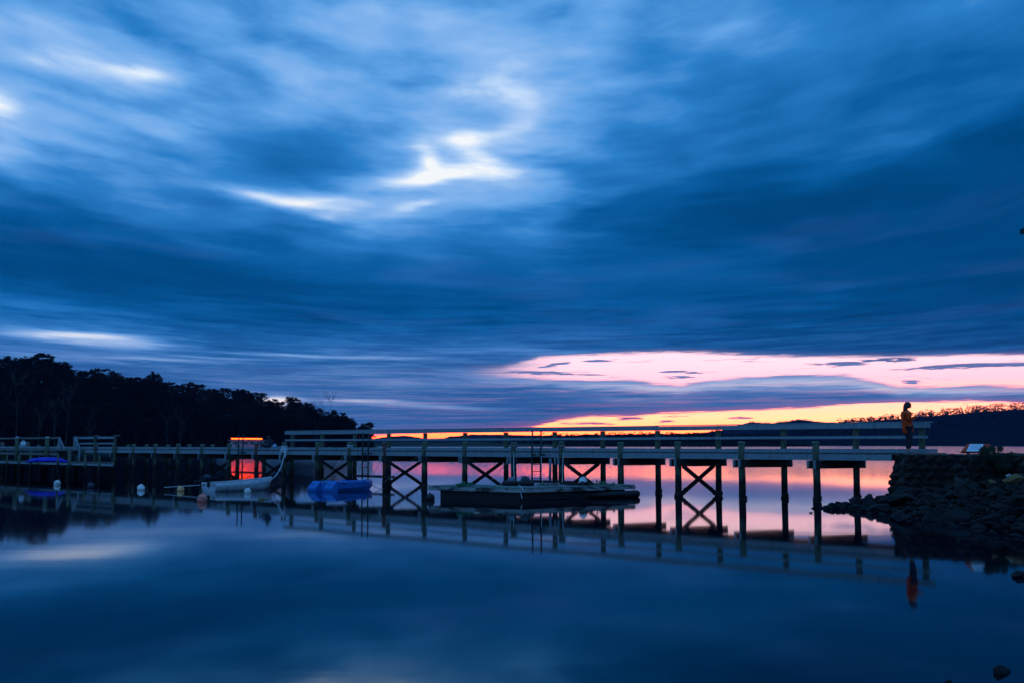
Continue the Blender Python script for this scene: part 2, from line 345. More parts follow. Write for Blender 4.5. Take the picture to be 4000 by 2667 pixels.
M_JERRY = mat('white_plastic', (.62, .66, .70), .5, (.5, .54, .58), 4.)
M_CRUISE = mat('cruiser_white', (.20, .21, .25), .5, (.14, .15, .18), .8, (1, 1, 3))
M_GLASS = mat('dark_window', (.01, .012, .018), .15, spec=.5)
M_TRAIL = mat('red_light_trail', (.3, .02, .01), .4, emis=(1., .038, .003), estr=19.)
M_DEBRIS = mat('yellowed_weed', (.25, .20, .08), .9, (.14, .10, .05), 20.)

# ------------------------------------------------------------------ mesh helpers
COLL = S.collection
class MB:
    def __init__(s): s.v = []; s.f = []
    def add(s, vs, fs):
        k = len(s.v); s.v += [tuple(v) for v in vs]; s.f += [tuple(i + k for i in f) for f in fs]; return s
    def box(s, c, size, rot=None):
        hx, hy, hz = size[0] / 2, size[1] / 2, size[2] / 2; c = V(c)
        ps = [V((sx * hx, sy * hy, sz * hz)) for sz in (-1, 1) for sy in (-1, 1) for sx in (-1, 1)]
        if rot is not None: ps = [rot @ p for p in ps]
        return s.add([p + c for p in ps], [(0, 2, 3, 1), (4, 5, 7, 6), (0, 1, 5, 4), (2, 6, 7, 3), (0, 4, 6, 2), (1, 3, 7, 5)])
    def beam(s, a, b, w, h, up=(0, 0, 1)):        # w across, h along 'up'
        a, b = V(a), V(b); d = (b - a); L = d.length; d.normalize(); u = V(up)
        x = d.cross(u).normalized(); u = x.cross(d).normalized()
        ps = []
        for e in (a, b):
            for (i, j) in ((-1, -1), (1, -1), (1, 1), (-1, 1)): ps.append(e + x * (w / 2 * i) + u * (h / 2 * j))
        return s.add(ps, [(3, 2, 1, 0), (4, 5, 6, 7), (0, 1, 5, 4), (1, 2, 6, 5), (2, 3, 7, 6), (3, 0, 4, 7)])
    def tube(s, pts, rs, n=8, cap=True):
        pts = [V(p) for p in pts]
        if not hasattr(rs, '__len__'): rs = [rs] * len(pts)
        vs, fs = [], []; ux = None
        for i, p in enumerate(pts):
            d = (pts[min(i + 1, len(pts) - 1)] - pts[max(i - 1, 0)])
            if d.length < 1e-9: d = V((0, 0, 1))
            d.normalize()
            if ux is None: ux = d.orthogonal().normalized()
            else:
                ux = (ux - d * ux.dot(d)); ux = ux.normalized() if ux.length > 1e-6 else d.orthogonal().normalized()
            uy = d.cross(ux)
            for k in range(n):
                a = 2 * pi * k / n; vs.append(p + (ux * cos(a) + uy * sin(a)) * rs[i])
        for i in range(len(pts) - 1):
            for k in range(n):
                k2 = (k + 1) % n; fs.append((i * n + k, i * n + k2, (i + 1) * n + k2, (i + 1) * n + k))
        if cap: fs.append(tuple(reversed(range(n)))); fs.append(tuple((len(pts) - 1) * n + k for k in range(n)))
        return s.add(vs, fs)
    def ball(s, c, r, seg=16, rings=10, sq=(1, 1, 1)):
        c = V(c); vs = [c + V((0, 0, -r * sq[2]))]; fs = []
        for i in range(1, rings):
            ph = -pi / 2 + pi * i / rings
            for k in range(seg):
                a = 2 * pi * k / seg; vs.append(c + V((r * cos(ph) * cos(a) * sq[0], r * cos(ph) * sin(a) * sq[1], r * sin(ph) * sq[2])))
        vs.append(c + V((0, 0, r * sq[2]))); N = len(vs) - 1
        for k in range(seg):
            k2 = (k + 1) % seg
            fs.append((0, 1 + k2, 1 + k)); fs.append((N, 1 + (rings - 2) * seg + k, 1 + (rings - 2) * seg + k2))
            for i in range(rings - 2):
                fs.append((1 + i * seg + k, 1 + i * seg + k2, 1 + (i + 1) * seg + k2, 1 + (i + 1) * seg + k))
        return s.add(vs, fs)
    def build(s, name, m, parent=None, smooth=False, loc=None):
        me = bpy.data.meshes.new(name)
        off = V(loc) if loc is not None else V((0, 0, 0))
        me.from_pydata([V(v) - off for v in s.v] if loc is not None else s.v, [], s.f)
        me.materials.append(m); me.update()
        if smooth: me.polygons.foreach_set('use_smooth', [True] * len(me.polygons))
        o = bpy.data.objects.new(name, me); COLL.objects.link(o)
        if loc is not None: o.location = off
        if parent is not None:
            o.parent = parent
            if loc is None and parent.matrix_basis.translation.length > 0: o.matrix_parent_inverse = parent.matrix_basis.inverted()
            elif loc is None: pass
        return o
def tag(o, label=None, cat=None, group=None, kind=None):
    if label: o['label'] = label
    if cat: o['category'] = cat
    if group: o['group'] = group
    if kind: o['kind'] = kind
    return o
def thing(name, loc, label, cat, group=None, rz=0):
    o = bpy.data.objects.new(name, None); COLL.objects.link(o); o.empty_display_size = .2
    o.location = loc; o.rotation_euler = (0, 0, rz)
    return tag(o, label, cat, group)
def lpart(mb, name, m, parent, smooth=False):       # part given in the parent's own coordinates
    o = MB.build(mb, name, m, None, smooth); o.parent = parent; return o
def dup(root, loc, rz=None, scale=None, label=None, group=None):
    r = root.copy(); COLL.objects.link(r); r.location = loc
    if rz is not None: r.rotation_euler = (0, 0, rz)
    if scale is not None: r.scale = scale
    if label: r['label'] = label
    if group: r['group'] = group
    for ch in list(root.children):
        c = ch.copy(); COLL.objects.link(c); c.parent = r
        for gg in ch.children:
            d = gg.copy(); COLL.objects.link(d); d.parent = c
    return r

# ------------------------------------------------------------------ water
def make_water():
    me = bpy.data.meshes.new('water')
    ys = [-40, 30, 55, 100, 200, 500, 1200, 5600]; X0 = -4500; X1 = 6500
    vs = [(x, y, 0) for y in ys for x in (X0, X1)]
    fs = [(2 * i, 2 * i + 1, 2 * i + 3, 2 * i + 2) for i in range(len(ys) - 1)]
    me.from_pydata(vs, [], fs); o = bpy.data.objects.new('water', me); COLL.objects.link(o); tag(o, kind='structure')
    m = bpy.data.materials.new('water'); m.use_nodes = True; t = m.node_tree; g = NT(t); b = t.nodes['Principled BSDF']
    pos = g.n('ShaderNodeNewGeometry').outputs['Position']
    sp = g.n('ShaderNodeSeparateXYZ', ins={0: pos}).outputs
    b.inputs['Base Color'].default_value = (.0003, .003, .008, 1)
    b.inputs['IOR'].default_value = 1.205; b.inputs['Specular Tint'].default_value = (.86, .97, 1, 1); b.inputs['Specular IOR Level'].default_value = .5
    # the moored corner is glassy, the open bay is ruffled by the breeze
    open_ = g.mr(g.m('ADD', sp[1], g.m('MULTIPLY', g.m('MINIMUM', sp[0], 0.), 1.5)), 50., 170.)
    rip = g.mr(sp[1], 56., 90.)
    rough = g.m('MULTIPLY_ADD', open_, .13, .037)
    t.links.new(rough, b.inputs['Roughness'])
    n1 = g.noise(g.n('ShaderNodeMapping', ins={0: pos, 3: (.25, 1.3, 1)}).outputs[0], 1.0, 3, .5)
    n2 = g.noise(g.n('ShaderNodeMapping', ins={0: pos, 3: (.8, 3.5, 1)}).outputs[0], 1.0, 3, .55)
    h = g.m('ADD', g.m('MULTIPLY', n1, .0018), g.m('MULTIPLY', g.m('MULTIPLY', n2, .03), open_))
    n3 = g.noise(g.n('ShaderNodeMapping', ins={0: pos, 3: (1.6, 1.1, 1)}).outputs[0], 1.0, 3, .6)
    h = g.m('ADD', h, g.m('MULTIPLY', g.m('MULTIPLY', n3, .036), rip))
    bp = g.n('ShaderNodeBump', ins={'Strength': .35, 'Distance': 1., 'Height': h})
    t.links.new(bp.outputs[0], b.inputs['Normal'])
    me.materials.append(m)
    bed = MB(); bed.add([(X0, -40, -.9), (X1, -40, -.9), (X1, 5600, -.9), (X0, 5600, -.9)], [(0, 1, 2, 3)])
make_water()

# ------------------------------------------------------------------ jetty geometry frame
DJ = V((-.7122, .7020, 0)); NJ = V((.7020, .7122, 0))       # along the jetty (away), across it (away)
C1, C2 = 36.40, 38.20                                     # near and far pile lines
def onl(c, x, z=1.2):
    u = (x - CX) / F * cos(TH)
    Y = (c - NJ.x * (x - CX) / F * (z - CH) * sin(TH)) / (NJ.x * u + NJ.y)
    return V((XY(x, Y, z), Y, 0))
NEARPX = [445, 522, 607, 696, 790, 896, 1002, 1110, 1240, 1366, 1503, 1658, 1816, 2007, 2194, 2425, 2648, 2898, 3189]
FARPX = [572, 656, 740, 830, 928, 1033, 1142, 1258, 1385, 1518, 1660, 1816, 1976, 2167, 2355, 2570, 2808, 3063, 3347]
Z_KT, Z_DT, Z_DB, Z_SB, Z_CB = 1.85, 1.72, 1.67, 1.46, 1.17
def along(P, d): return P + DJ * d
def scoord(P): return (P - V((0, 0, 0))).dot(DJ)
def pt(c, s, z): return NJ * c + DJ * s + V((0, 0, z))     # point from line constant, distance along, height

def make_jetty():
    rnd = random.Random(3)
    J = thing('jetty', (0, 0, 0), 'long weathered timber jetty on round piles crossing the still bay to the stone wall', 'jetty')
    NP = [onl(C1, x) for x in NEARPX]; FP = [onl(C2, x) for x in FARPX]
    sN = [p.dot(DJ) for p in NP]; sF = [p.dot(DJ) for p in FP]
    def pile(P, top, r, m, name='pile', lean=None, capd=True):
        mb = MB(); lx, ly = rnd.uniform(-.03, .03), rnd.uniform(-.03, .03)
        n = 14; pts = []; rs = []
        for k in range(7):
            t = k / 6; z = -.8 + t * (top + .8)
            pts.append(P + V((lx * (1 - t) + rnd.uniform(-.006, .006), ly * (1 - t), z))); rs.append(r * (1.06 - .08 * t) * rnd.uniform(.985, 1.015))
        mb.tube(pts, rs, n); o = mb.build(name, m, J, True)
        if capd:
            c = MB(); c.tube([P + V((0, 0, top - .03)), P + V((0, 0, top + .015)), P + V((0, 0, top + .03))], [r * 1.09, r * 1.09, r * .8], 14)
            c.build('pile_cap', M_CAP, o, True)
        g = MB()          # collar of mussels at the water line
        for k in range(16):
            a = rnd.uniform(0, 2 * pi); q = rnd.uniform(.03, .06)
            g.ball(P + V((cos(a) * r * 1.02 + lx, sin(a) * r * 1.02 + ly, rnd.uniform(-.05, .16))), q, 6, 4, (1, 1, 1.5))
        g.build('mussel_collar', M_WEED, o, True)
        return o
    for i, P in enumerate(NP):
        pile(P, 2.08 + rnd.uniform(-.02, .03) - (.06 if NEARPX[i] < 900 else 0), .125, M_PILERED if NEARPX[i] in (1002, 1503) else M_PILE)
    for i, P in enumerate(FP):
        rail = FARPX[i] > 1100
        pile(P, 2.57 if rail else 1.98, .115, M_PILE, capd=not rail)
    pile(onl(C2, 501), 1.98, .115, M_PILE); pile(onl(C2, 3605), 2.57, .115, M_PILE, capd=False)
    for x in (375, 300, 225, 150, 75, 10): pile(onl(C2, x), 1.95, .115, M_PILE)
    for x in (330, 250, 170, 90, 20): pile(onl(C1, x), 1.66, .12, M_PILE, capd=False)
    # paired cross beams and X braces of each bent
    for i, (a, b) in enumerate(zip(NP, FP)):
        d = (b - a).normalized(); x = V((-d.y, d.x, 0))
        for s in (-1, 1):
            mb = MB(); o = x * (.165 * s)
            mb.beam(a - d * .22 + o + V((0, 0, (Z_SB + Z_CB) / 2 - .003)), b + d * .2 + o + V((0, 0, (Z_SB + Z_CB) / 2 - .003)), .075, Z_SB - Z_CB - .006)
            cb = mb.build('cross_beam', M_BRACE, J)  # long sides coloured dark to stand in for shade under the deck
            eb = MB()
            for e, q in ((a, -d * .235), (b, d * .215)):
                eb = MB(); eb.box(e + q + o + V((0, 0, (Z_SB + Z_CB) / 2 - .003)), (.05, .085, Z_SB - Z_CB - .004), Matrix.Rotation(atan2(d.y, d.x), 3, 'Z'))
                eb.build('lit_beam_end', M_TIMBER, cb)  # added paler plate, paints the end face as lit
            bo = MB()
            for e, q in ((a, -.0), (b, .0)):
                for zz in (1.25, 1.38):
                    p = e + o + x * (.04 * s) + V((0, 0, zz)); bo.tube([p, p + x * (.02 * s)], .014, 6)
            bo.build('bolt', M_IRON, cb)
        if NEARPX[i] in (607, 790, 1002, 1240, 1503, 1816, 2194, 2648):
            zt = Z_CB + .02
            for s, (p, q) in ((-1, (a + d * .12, b - d * .16)), (1, (b - d * .12, a + d * .16))):
                mb = MB(); o = x * (.16 * s)
                p0 = p + o + V((0, 0, zt)); q0 = q + o + V((0, 0, .02))
                mid = p0.lerp(q0, .72)
                mb.beam(p0, q0 + (q0 - p0).normalized() * .12, .07, .15)
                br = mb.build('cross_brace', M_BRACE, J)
                g = MB()
                for k in range(14):
                    g.ball(q0.lerp(mid, rnd.uniform(-.1, .75)) + V((rnd.uniform(-.05, .05), rnd.uniform(-.05, .05), rnd.uniform(-.08, .08))), rnd.uniform(.025, .055), 6, 4)
                g.build('mussel_growth', M_WEED, br, True)
    # stringers, kerbs: boards butted over the piles
    S0 = pt(C1, 0, 0); sEnd = onl(C1, 3484, 1.6).dot(DJ); sKerb = onl(C1, 3533, 1.8).dot(DJ)
    sL = onl(C1, -180).dot(DJ)
    def boards(name, c, s0, s1, z0, z1, th, joints, m=M_TIMBER, parent=J):
        js = [s0] + [j for j in sorted(joints) if s0 + .4 < j < s1 - .4] + [s1]
        for a, b in zip(js[:-1], js[1:]):
            mb = MB(); dz = rnd.uniform(-.006, .006)
            mb.beam(pt(c + rnd.uniform(-.004, .004), a + .006, (z0 + z1) / 2 + dz), pt(c, b - .006, (z0 + z1) / 2 + dz), th, z1 - z0)
            mb.build(name, m, parent)
    CF = C1 - .165                       # boards bolted on the near side, passing just behind pile faces
    js = sN
    boards('stringer', C1 + .03, sEnd, sL, Z_SB, Z_DB - .004, .12, [s for k, s in enumerate(js) if k % 2 == 0])
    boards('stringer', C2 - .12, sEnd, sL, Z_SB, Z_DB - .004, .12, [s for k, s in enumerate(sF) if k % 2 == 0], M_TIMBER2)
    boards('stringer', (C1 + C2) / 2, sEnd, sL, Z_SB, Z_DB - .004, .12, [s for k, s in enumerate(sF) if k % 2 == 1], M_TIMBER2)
    boards('kerb', C1 + .02, sKerb, sL, Z_DT + .003, Z_KT, .10, [s for k, s in enumerate(js) if k % 2 == 1])
    boards('kerb', C2 - .14, onl(C2, 3668, 1.8).dot(DJ), sL, Z_DT + .003, Z_KT, .10, [s for k, s in enumerate(sF) if k % 2 == 1])
    # deck planks
    mb = MB(); s = onl(C2, 3700).dot(DJ); w = .14
    while s < sL:
        e0 = rnd.uniform(-.02, .015); dz = rnd.uniform(-.004, .004)
        mb.beam(pt(C1 + .012 + e0, s + w / 2, (Z_DT + Z_DB) / 2 + dz), pt(C2 + .02, s + w / 2, (Z_DT + Z_DB) / 2 + dz), w - .012 - rnd.uniform(0, .012), Z_DT - Z_DB)
        s += w
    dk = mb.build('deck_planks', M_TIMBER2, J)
    # handrail on the far side, from the wall to the landing gap
    H = bpy.data.objects.new('handrail', None); COLL.objects.link(H); H.parent = J
    sR0 = onl(C2, 3641, 2.7).dot(DJ); sR1 = onl(C2, 1122, 2.7).dot(DJ)
    jr = [sF[k] for k in range(6, 19) if k % 2 == 0]
    boards('rail_board', C2 - .15, sR0, sR1, 2.575, 2.745, .045, jr, M_TIMBER, H)
    boards('rail_cap', C2 - .05, sR0 - .02, sR1, 2.75, 2.785, .22, [sF[k] for k in range(6, 19) if k % 3 == 0], M_TIMBER, H)
    boards('mid_rail', C2 - .145, onl(C2, 3631, 2.7).dot(DJ), sR1, 2.205, 2.305, .04, [sF[k] for k in range(6, 19) if k % 2 == 1], M_TIMBER, H)
    return sN, sF
sN, sF = make_jetty()

# ------------------------------------------------------------------ ladders, walings, poles on the jetty
def make_ladder(px, half, top, bot, label, bracket=True):
    P = onl(C1 - .28, px, 1.5); L = thing('ladder', (P.x, P.y, 0), label, 'ladder', 'dark iron ladders on the jetty side')
    for s in (-1, 1):
        mb = MB(); o = DJ * (-half * s)
        mb.tube([o + V((0, 0, bot)), o + V((0, 0, 1.2)), o + V((0, 0, 1.72)) + DJ * .02, o + V((0, 0, 1.84)) - DJ * .03 * 1, o + V((0, 0, top)) - DJ * .02], .036, 8)
        lpart(mb, 'side_rail', M_IRON, L, True)
        b = MB()
        b.beam(o + V((0, 0, 1.55)), o + NJ * .2 + V((0, 0, 1.55)), .05, .04); b.beam(o - DJ * .0 + V((0, 0, 1.58)), o - DJ * .22 + V((0, 0, 1.56)), .05, .07)
        if bracket: lpart(b, 'bracket', M_IRON, L)
    z = bot + .12
    while z < 1.6:
        mb = MB(); mb.tube([-DJ * half + V((0, 0, z)), DJ * half + V((0, 0, z))], .017, 6); lpart(mb, 'rung', M_IRON, L, True); z += .31
    return L
make_ladder(2095, .255, 2.62, -.5, 'dark ladder rising behind the floating pontoon, right of the round dark fender')
make_ladder(1427, .235, 2.60, -.5, 'dark ladder by the bow of the blue dinghy')
make_ladder(939, .225, 2.60, -.4, 'dark ladder behind the white dinghy, in front of the red light')
def waling(x0, x1, z, label, r=.06):
    a, b = onl(C1 - .2, x0, z), onl(C1 - .2, x1, z)
    mb = MB(); mb.beam(a + V((0, 0, z)), b + V((0, 0, z)), .09, .11)
    c = (a + b) / 2
    o = mb.build('fender_beam', M_BRACE, None, loc=(c.x, c.y, z)); tag(o, label, 'beam', 'low fender beams across the ladders')
waling(1385, 1540, .43, 'low dark beam crossing two piles beside the blue dinghy bow')
waling(2068, 2234, .43, 'low dark beam just above the back of the floating pontoon')
waling(895, 1036, .43, 'low dark beam crossing the red reflection above the white dinghy')
def pole(px, c, z0, z1, r, label, m=M_IRON):
    P = onl(c, px, 1.); mb = MB(); mb.tube([P + V((0, 0, z0)), P + V((0.02, 0, z1))], r, 10)
    o = mb.build('standpipe', m, None, True, loc=(P.x, P.y, 0)); tag(o, label, 'pipe')
pole(2148, C1 - .6, .4, 1.42, .055, 'grey vertical pipe standing on the pontoon right of the tall ladder', M_BUOYB)

# ------------------------------------------------------------------ floating pontoon
def make_pontoon():
    P = thing('floating_pontoon', (.0, 42.5, 0), 'low floating timber pontoon with black floats moored in front of the jetty', 'pontoon')
    rnd = random.Random(5)
    zt, zb = .47, .30
    def poly(pts, z0, z1, name, m):
        mb = MB(); n = len(pts); c = P.location
        vs = [(p[0] - c.x, p[1] - c.y, z0) for p in pts] + [(p[0] - c.x, p[1] - c.y, z1) for p in pts]
        fs = [tuple(reversed(range(n))), tuple(range(n, 2 * n))] + [(i, (i + 1) % n, n + (i + 1) % n, n + i) for i in range(n)]
        mb.add(vs, fs); return lpart(mb, name, m, P)
    def W(x, Y, z=.45): return (XY(x, Y, z), Y)
    A, B, C = W(1673, 43.6), W(2037, 41.3), W(2480, 44.6)
    d1 = (V(B) - V(A)).normalized(); n1 = V((-d1.y, d1.x)); d2 = (V(C) - V(B)).normalized(); n2 = V((-d2.y, d2.x))
    def unit(a, b, nrm, wd, name):
        a, b = V(a), V(b); L = (b - a).length; d = (b - a).normalized()
        mb = MB(); k = 0; w = .155; c = V((P.location.x, P.location.y)); t = .0
        while t < L - .02:
            w2 = min(w, L - t); p = a + d * (t + w2 / 2) - c; e = rnd.uniform(-.015, .02)
            q0 = p - nrm * e; q1 = p + nrm * wd
            mb.beam((q0.x, q0.y, zt - .02 + rnd.uniform(-.005, .006)), (q1.x, q1.y, zt - .02), w2 - .012, .04); t += w
        lpart(mb, 'deck_planks', M_DECK, P)
        mb = MB()
        for (s0, s1) in ((a, b), (a + nrm * wd, b + nrm * wd)):
            p, q = s0 - c, s1 - c; mb.beam((p.x, p.y, (zt - .045 + zb) / 2), (q.x, q.y, (zt - .045 + zb) / 2), .06, zt - .045 - zb)
        for (s0, s1) in ((a + d * .03, a + d * .03 + nrm * wd), (b - d * .03, b - d * .03 + nrm * wd)):
            p, q = s0 + nrm * .032 - c, s1 - nrm * .032 - c; mb.beam((p.x, p.y, (zt - .05 + zb) / 2), (q.x, q.y, (zt - .05 + zb) / 2), .06, zt - .052 - zb)
        # worn bits and end blocks
        for k in range(10):
            p = a + d * rnd.uniform(.1, L - .1) - nrm * .035 - c; mb.box((p.x, p.y, rnd.uniform(zb + .03, zt - .08)), (rnd.uniform(.05, .2), .02, rnd.uniform(.03, .07)), Matrix.Rotation(atan2(d.y, d.x), 3, 'Z'))
        lpart(mb, 'edge_frame', M_EDGE, P)
        # black hull float, inset
        i0 = a + d * (.48 if name == 'l' else .05) + nrm * .12; i1 = b - d * (.03 if name == 'l' else .42) + nrm * .12
        ps = [i0, i1, i1 + nrm * (wd - .3), i0 + nrm * (wd - .3)]
        return ps
    q = unit(A, B, n1, 2.0, 'l'); poly(q, -.25, zb - .003, 'black_float', M_BLACK)
    q = unit(B, C, n2, 1.9, 'r'); poly(q, .02, zb - .003, 'black_float', M_BLACK)
    c = V((P.location.x, P.location.y))
    for (f0, f1) in ((.04, .34), (.45, .97)):
        mb = MB(); a = V(B).lerp(V(C), f0) - c + n2 * .5; b = V(B).lerp(V(C), f1) - c + n2 * .5
        mb.beam((a.x, a.y, -.12), (b.x, b.y, -.12), .7, .3); lpart(mb, 'black_float', M_BLACK, P)
    mb = MB(); a = V(W(2250, 43.3)) - c - n2 * .12; b = V(W(2470, 44.4)) + d2 * .0 - c - n2 * .12; r = .145
    pts = []; rs = []
    for k in range(7): pts.append(b + d2 * (r * sin(pi / 2 * k / 6) + .1)); rs.append(max(.01, r * cos(pi / 2 * k / 6)))
    mb.tube([(a.x, a.y, .12)] + [(p.x, p.y, .125) for p in pts], [r * .7] + rs, 14); lpart(mb, 'pipe_float', M_BLACK, P, True)
    mb = MB(); e = V(C) - d2 * .1 - c - n2 * .03
    for k in range(3):
        cpt = V((e.x, e.y, .30 - .045 * k)); pp = [cpt + V((.016 * cos(t), (.0 if k % 2 else .016 * cos(t)), .028 * sin(t))) for t in [2 * pi * j / 8 for j in range(9)]]
        mb.tube(pp, .006, 5, False)
    lpart(mb, 'shackle_chain', M_IRON, P, True)
    return P
make_pontoon()
def buoy(px, ywater_or_z, r, m, label, Y=None, zc=None, band=None, group='mooring buoys and fender balls'):
    if Y is None: Y = PZ(px, ywater_or_z, 0).y; zc = r * .45
    X = XY(px, Y, zc)
    T = thing('buoy', (X, Y, zc), label, 'buoy', group)
    mb = MB(); mb.ball((0, 0, 0), r, 20, 14); lpart(mb, 'ball', m, T, True)
    mb = MB(); mb.tube([(0, 0, r * .97), (0, 0, r * 1.12)], [r * .2, r * .16], 8)
    mb.tube([(.0 + r * .1 * cos(t), 0, r * 1.2 + r * .1 * sin(t)) for t in [2 * pi * j / 10 for j in range(11)]], r * .035, 6, False)
    e = lpart(mb, 'eye', M_BLACK if m in (M_BUOYD,) else m, T, True)
    T.rotation_euler = (random.uniform(-.6, .6), random.uniform(-.6, .6), random.uniform(0, 6))
    if band:
        mb = MB(); mb.tube([(r * 1.005 * cos(t), r * 1.005 * sin(t), r * .1) for t in [2 * pi * j / 20 for j in range(21)]], r * .09, 6, False); lpart(mb, 'rope_band', M_ROPED, T, True)
    return T
buoy(223, 1893, .165, M_BUOYW, 'white buoy wrapped with rope, floating farthest left below the landing', band=True)
buoy(355, 1903, .165, M_BUOYD, 'near-black buoy barely seen on dark water left of the centre white buoy')
buoy(551, 1912, .17, M_BUOYW, 'clean white round buoy floating between the dark buoy and the cream one')
buoy(706, 1916, .155, M_BUOYY, 'cream and orange buoy floating just left of the white dinghy')
buoy(790, 1957, .18, M_BUOYP, 'big faded pink buoy floating below the stern of the white dinghy', band=True)
buoy(967, 1924, .14, M_BUOYW, 'small white buoy half sunk beside the white dinghy hull')
buoy(1681, 1951, .165, M_BLACK, 'black ball fender floating at the left end of the pontoon')
buoy(2052, 0, .185, M_BUOYD, 'large dark round fender sitting on the pontoon beside the ladder', Y=43.4, zc=.65)
buoy(1998, 0, .15, M_BUOYB, 'grey-blue round fender sitting left of the large dark one', Y=43.6, zc=.66)
buoy(2277, 0, .16, M_BUOYW, 'scuffed white ball lying on the pontoon among dark netting', Y=44.0, zc=.62)

def heap(name, px0, px1, Y, z, hgt, m, label, cat, n=90, seed=1, r=.03):
    rnd = random.Random(seed); mb = MB(); x0, x1 = XY(px0, Y, z), XY(px1, Y, z)
    for k in range(n):
        t = rnd.random(); x = x0 + (x1 - x0) * t; env = hgt * (1 - (2 * t - 1) ** 2) * (.6 + .4 * sin(t * 17 + seed))
        pts = [V((x + rnd.uniform(-.12, .12), Y + rnd.uniform(-.2, .2), z + max(0, rnd.uniform(-.1, 1) * env)))]
        for j in range(4): pts.append(pts[-1] + V((rnd.uniform(-.1, .1), rnd.uniform(-.1, .1), rnd.uniform(-.04, .04))))
        for p in pts: p.z = max(p.z, z + r * .5)
        mb.tube(pts, r * rnd.uniform(.6, 1.2), 5)
    c = ((x0 + x1) / 2, Y, z); o = mb.build(name, m, None, True, loc=c); tag(o, label, cat); return o
heap('net_heap', 2212, 2300, 44.1, .48, .13, M_NET, 'dark red-brown heap of netting on the pontoon around the white ball', 'net', 90, 1)
heap('rope_heap', 2290, 2385, 44.5, .48, .07, M_ROPEG, 'low heap of green rope near the right end of the pontoon', 'rope', 40, 2, .02)
heap('rope_coil', 1798, 1832, 43.0, .47, .20, M_ROPEG, 'small heap of green rope on the left half of the pontoon', 'rope', 50, 3, .02)
heap('rope_coil', 2120, 2185, 43.8, .48, .10, M_ROPED, 'tangle of grey cord at the foot of the vertical pipe', 'rope', 40, 9, .015)
def tyre(px, Y, z, label):
    mb = MB(); T = thing('tyre', (XY(px, Y, z), Y, z), label, 'tyre', 'old black tyres under the fenders')
    mb.tube([(.26 * cos(t), .26 * sin(t), .09) for t in [2 * pi * j / 20 for j in range(21)]], .095, 10, False); lpart(mb, 'tread', M_BLACK, T, True)
tyre(1996, 43.6, .47, 'old black tyre lying flat under the grey-blue fender'); tyre(2052, 43.4, .47, 'old black tyre lying flat under the large dark fender')

# ------------------------------------------------------------------ ropes
def rope(pts, r, m, label, name='mooring_line', sag=.0, cat='rope', group=None):
    P = [V(p) for p in pts]; out = []
    if len(P) == 2:
        a, b = P; n = 14
        for k in range(n + 1):
            t = k / n; q = a.lerp(b, t); q.z -= sag * 4 * t * (1 - t); out.append(q)
    else:
        n = len(P)
        for i in range(n - 1):
            p0, p1, p2, p3 = P[max(i - 1, 0)], P[i], P[i + 1], P[min(i + 2, n - 1)]
            for k in range(6):
                t = k / 6; out.append(.5 * ((2 * p1) + (-p0 + p2) * t + (2 * p0 - 5 * p1 + 4 * p2 - p3) * t * t + (-p0 + 3 * p1 - 3 * p2 + p3) * t ** 3))
        out.append(P[-1])
    mb = MB(); mb.tube(out, r, 6); o = mb.build(name, m, None, True, loc=tuple(out[0])); tag(o, label, cat, group); return o
pN = onl(C1 - .2, 1104, 1.8); BOW = PY(1043, 1880, 50.9)
def bz(px, y, Y): return PY(px, y, Y)
rope([bz(1124, 1752, 56.5), bz(1100, 1758, 56.2), bz(1112, 1766, 56.2), bz(1107, 1790, 55.8), bz(1098, 1820, 54.6), bz(1082, 1850, 53), bz(1062, 1870, 51.8), BOW], .017, M_ROPE,
     'thick white mooring rope hanging from a jetty pile down to the white dinghy bow')
mb = MB(); rr = random.Random(4)
for k in range(7):
    c = onl(C1, 1110) + V((0, 0, 1.62 + .05 * k)); rad = .15
    pts = [c + V((rad * cos(t), rad * sin(t), .03 * sin(t + k))) for t in [2 * pi * j / 14 for j in range(15)]]; mb.tube(pts, .02, 5, False)
for k in range(5):
    a = onl(C1 - .17, 1098 + k * 6, 1.8) + V((0, 0, 1.8)); mb.tube([a, a + V((rr.uniform(-.1, .1), -.03, -.2)), a + V((rr.uniform(-.12, .12), -.04, -.5)), a + V((rr.uniform(-.1, .1), 0, -.75 + .1 * k))], .018, 5)
o = mb.build('rope_hitch', M_ROPE, None, True, loc=tuple(onl(C1, 1110))); tag(o, 'tangle of white rope hitched round the pile above the white dinghy', 'rope')
TL = 'thin mooring lines'
rope([bz(1352, 1762, 58), bz(1300, 1835, 54), bz(1250, 1880, 51)], .010, M_ROPED, 'thin line from a jetty pile down to the stern of the blue dinghy', group=TL)
rope([onl(C1, 1503) + V((0, -.15, 1.7)), PY(1440, 1885, 51)], .010, M_ROPED, 'thin line from the red-topped pile down to the blue dinghy bow', sag=.05, group=TL)
rope([PY(1442, 1884, 51), PY(1500, 1908, 52.5)], .012, M_ROPED, 'slack thin line from the blue bow into the water by the reddish pile', sag=.08, group=TL)
rope([onl(C1, 1658) + V((0, -.15, 1.72)), PY(1500, 1880, 53)], .009, M_ROPED, 'thin line slanting left from the pile at the pontoon end', sag=.05, group=TL)
rope([bz(640, 1902, 50.5), bz(780, 1893, 50)], .014, M_ROPE, 'pale taut line from the left running to the white dinghy stern', group=TL)
rope([onl(C1 - .15, 2007, 1.5) + V((0, 0, 1.65)), PY(2010, 1870, 46), PY(2040, 1905, 41.2), PY(2035, 1925, 41.1), PY(2040, 1945, 41)], .012, M_ROPE, 'white cord dropping over the pontoon edge beside the dark fender', group=TL)
rope([onl(C1 - .15, 2200, 1.5) + V((0, 0, 1.7)), PY(2196, 1884, 46)], .009, M_ROPE, 'thin pale cord hanging down a pile right of the grey pipe', sag=0, group=TL)
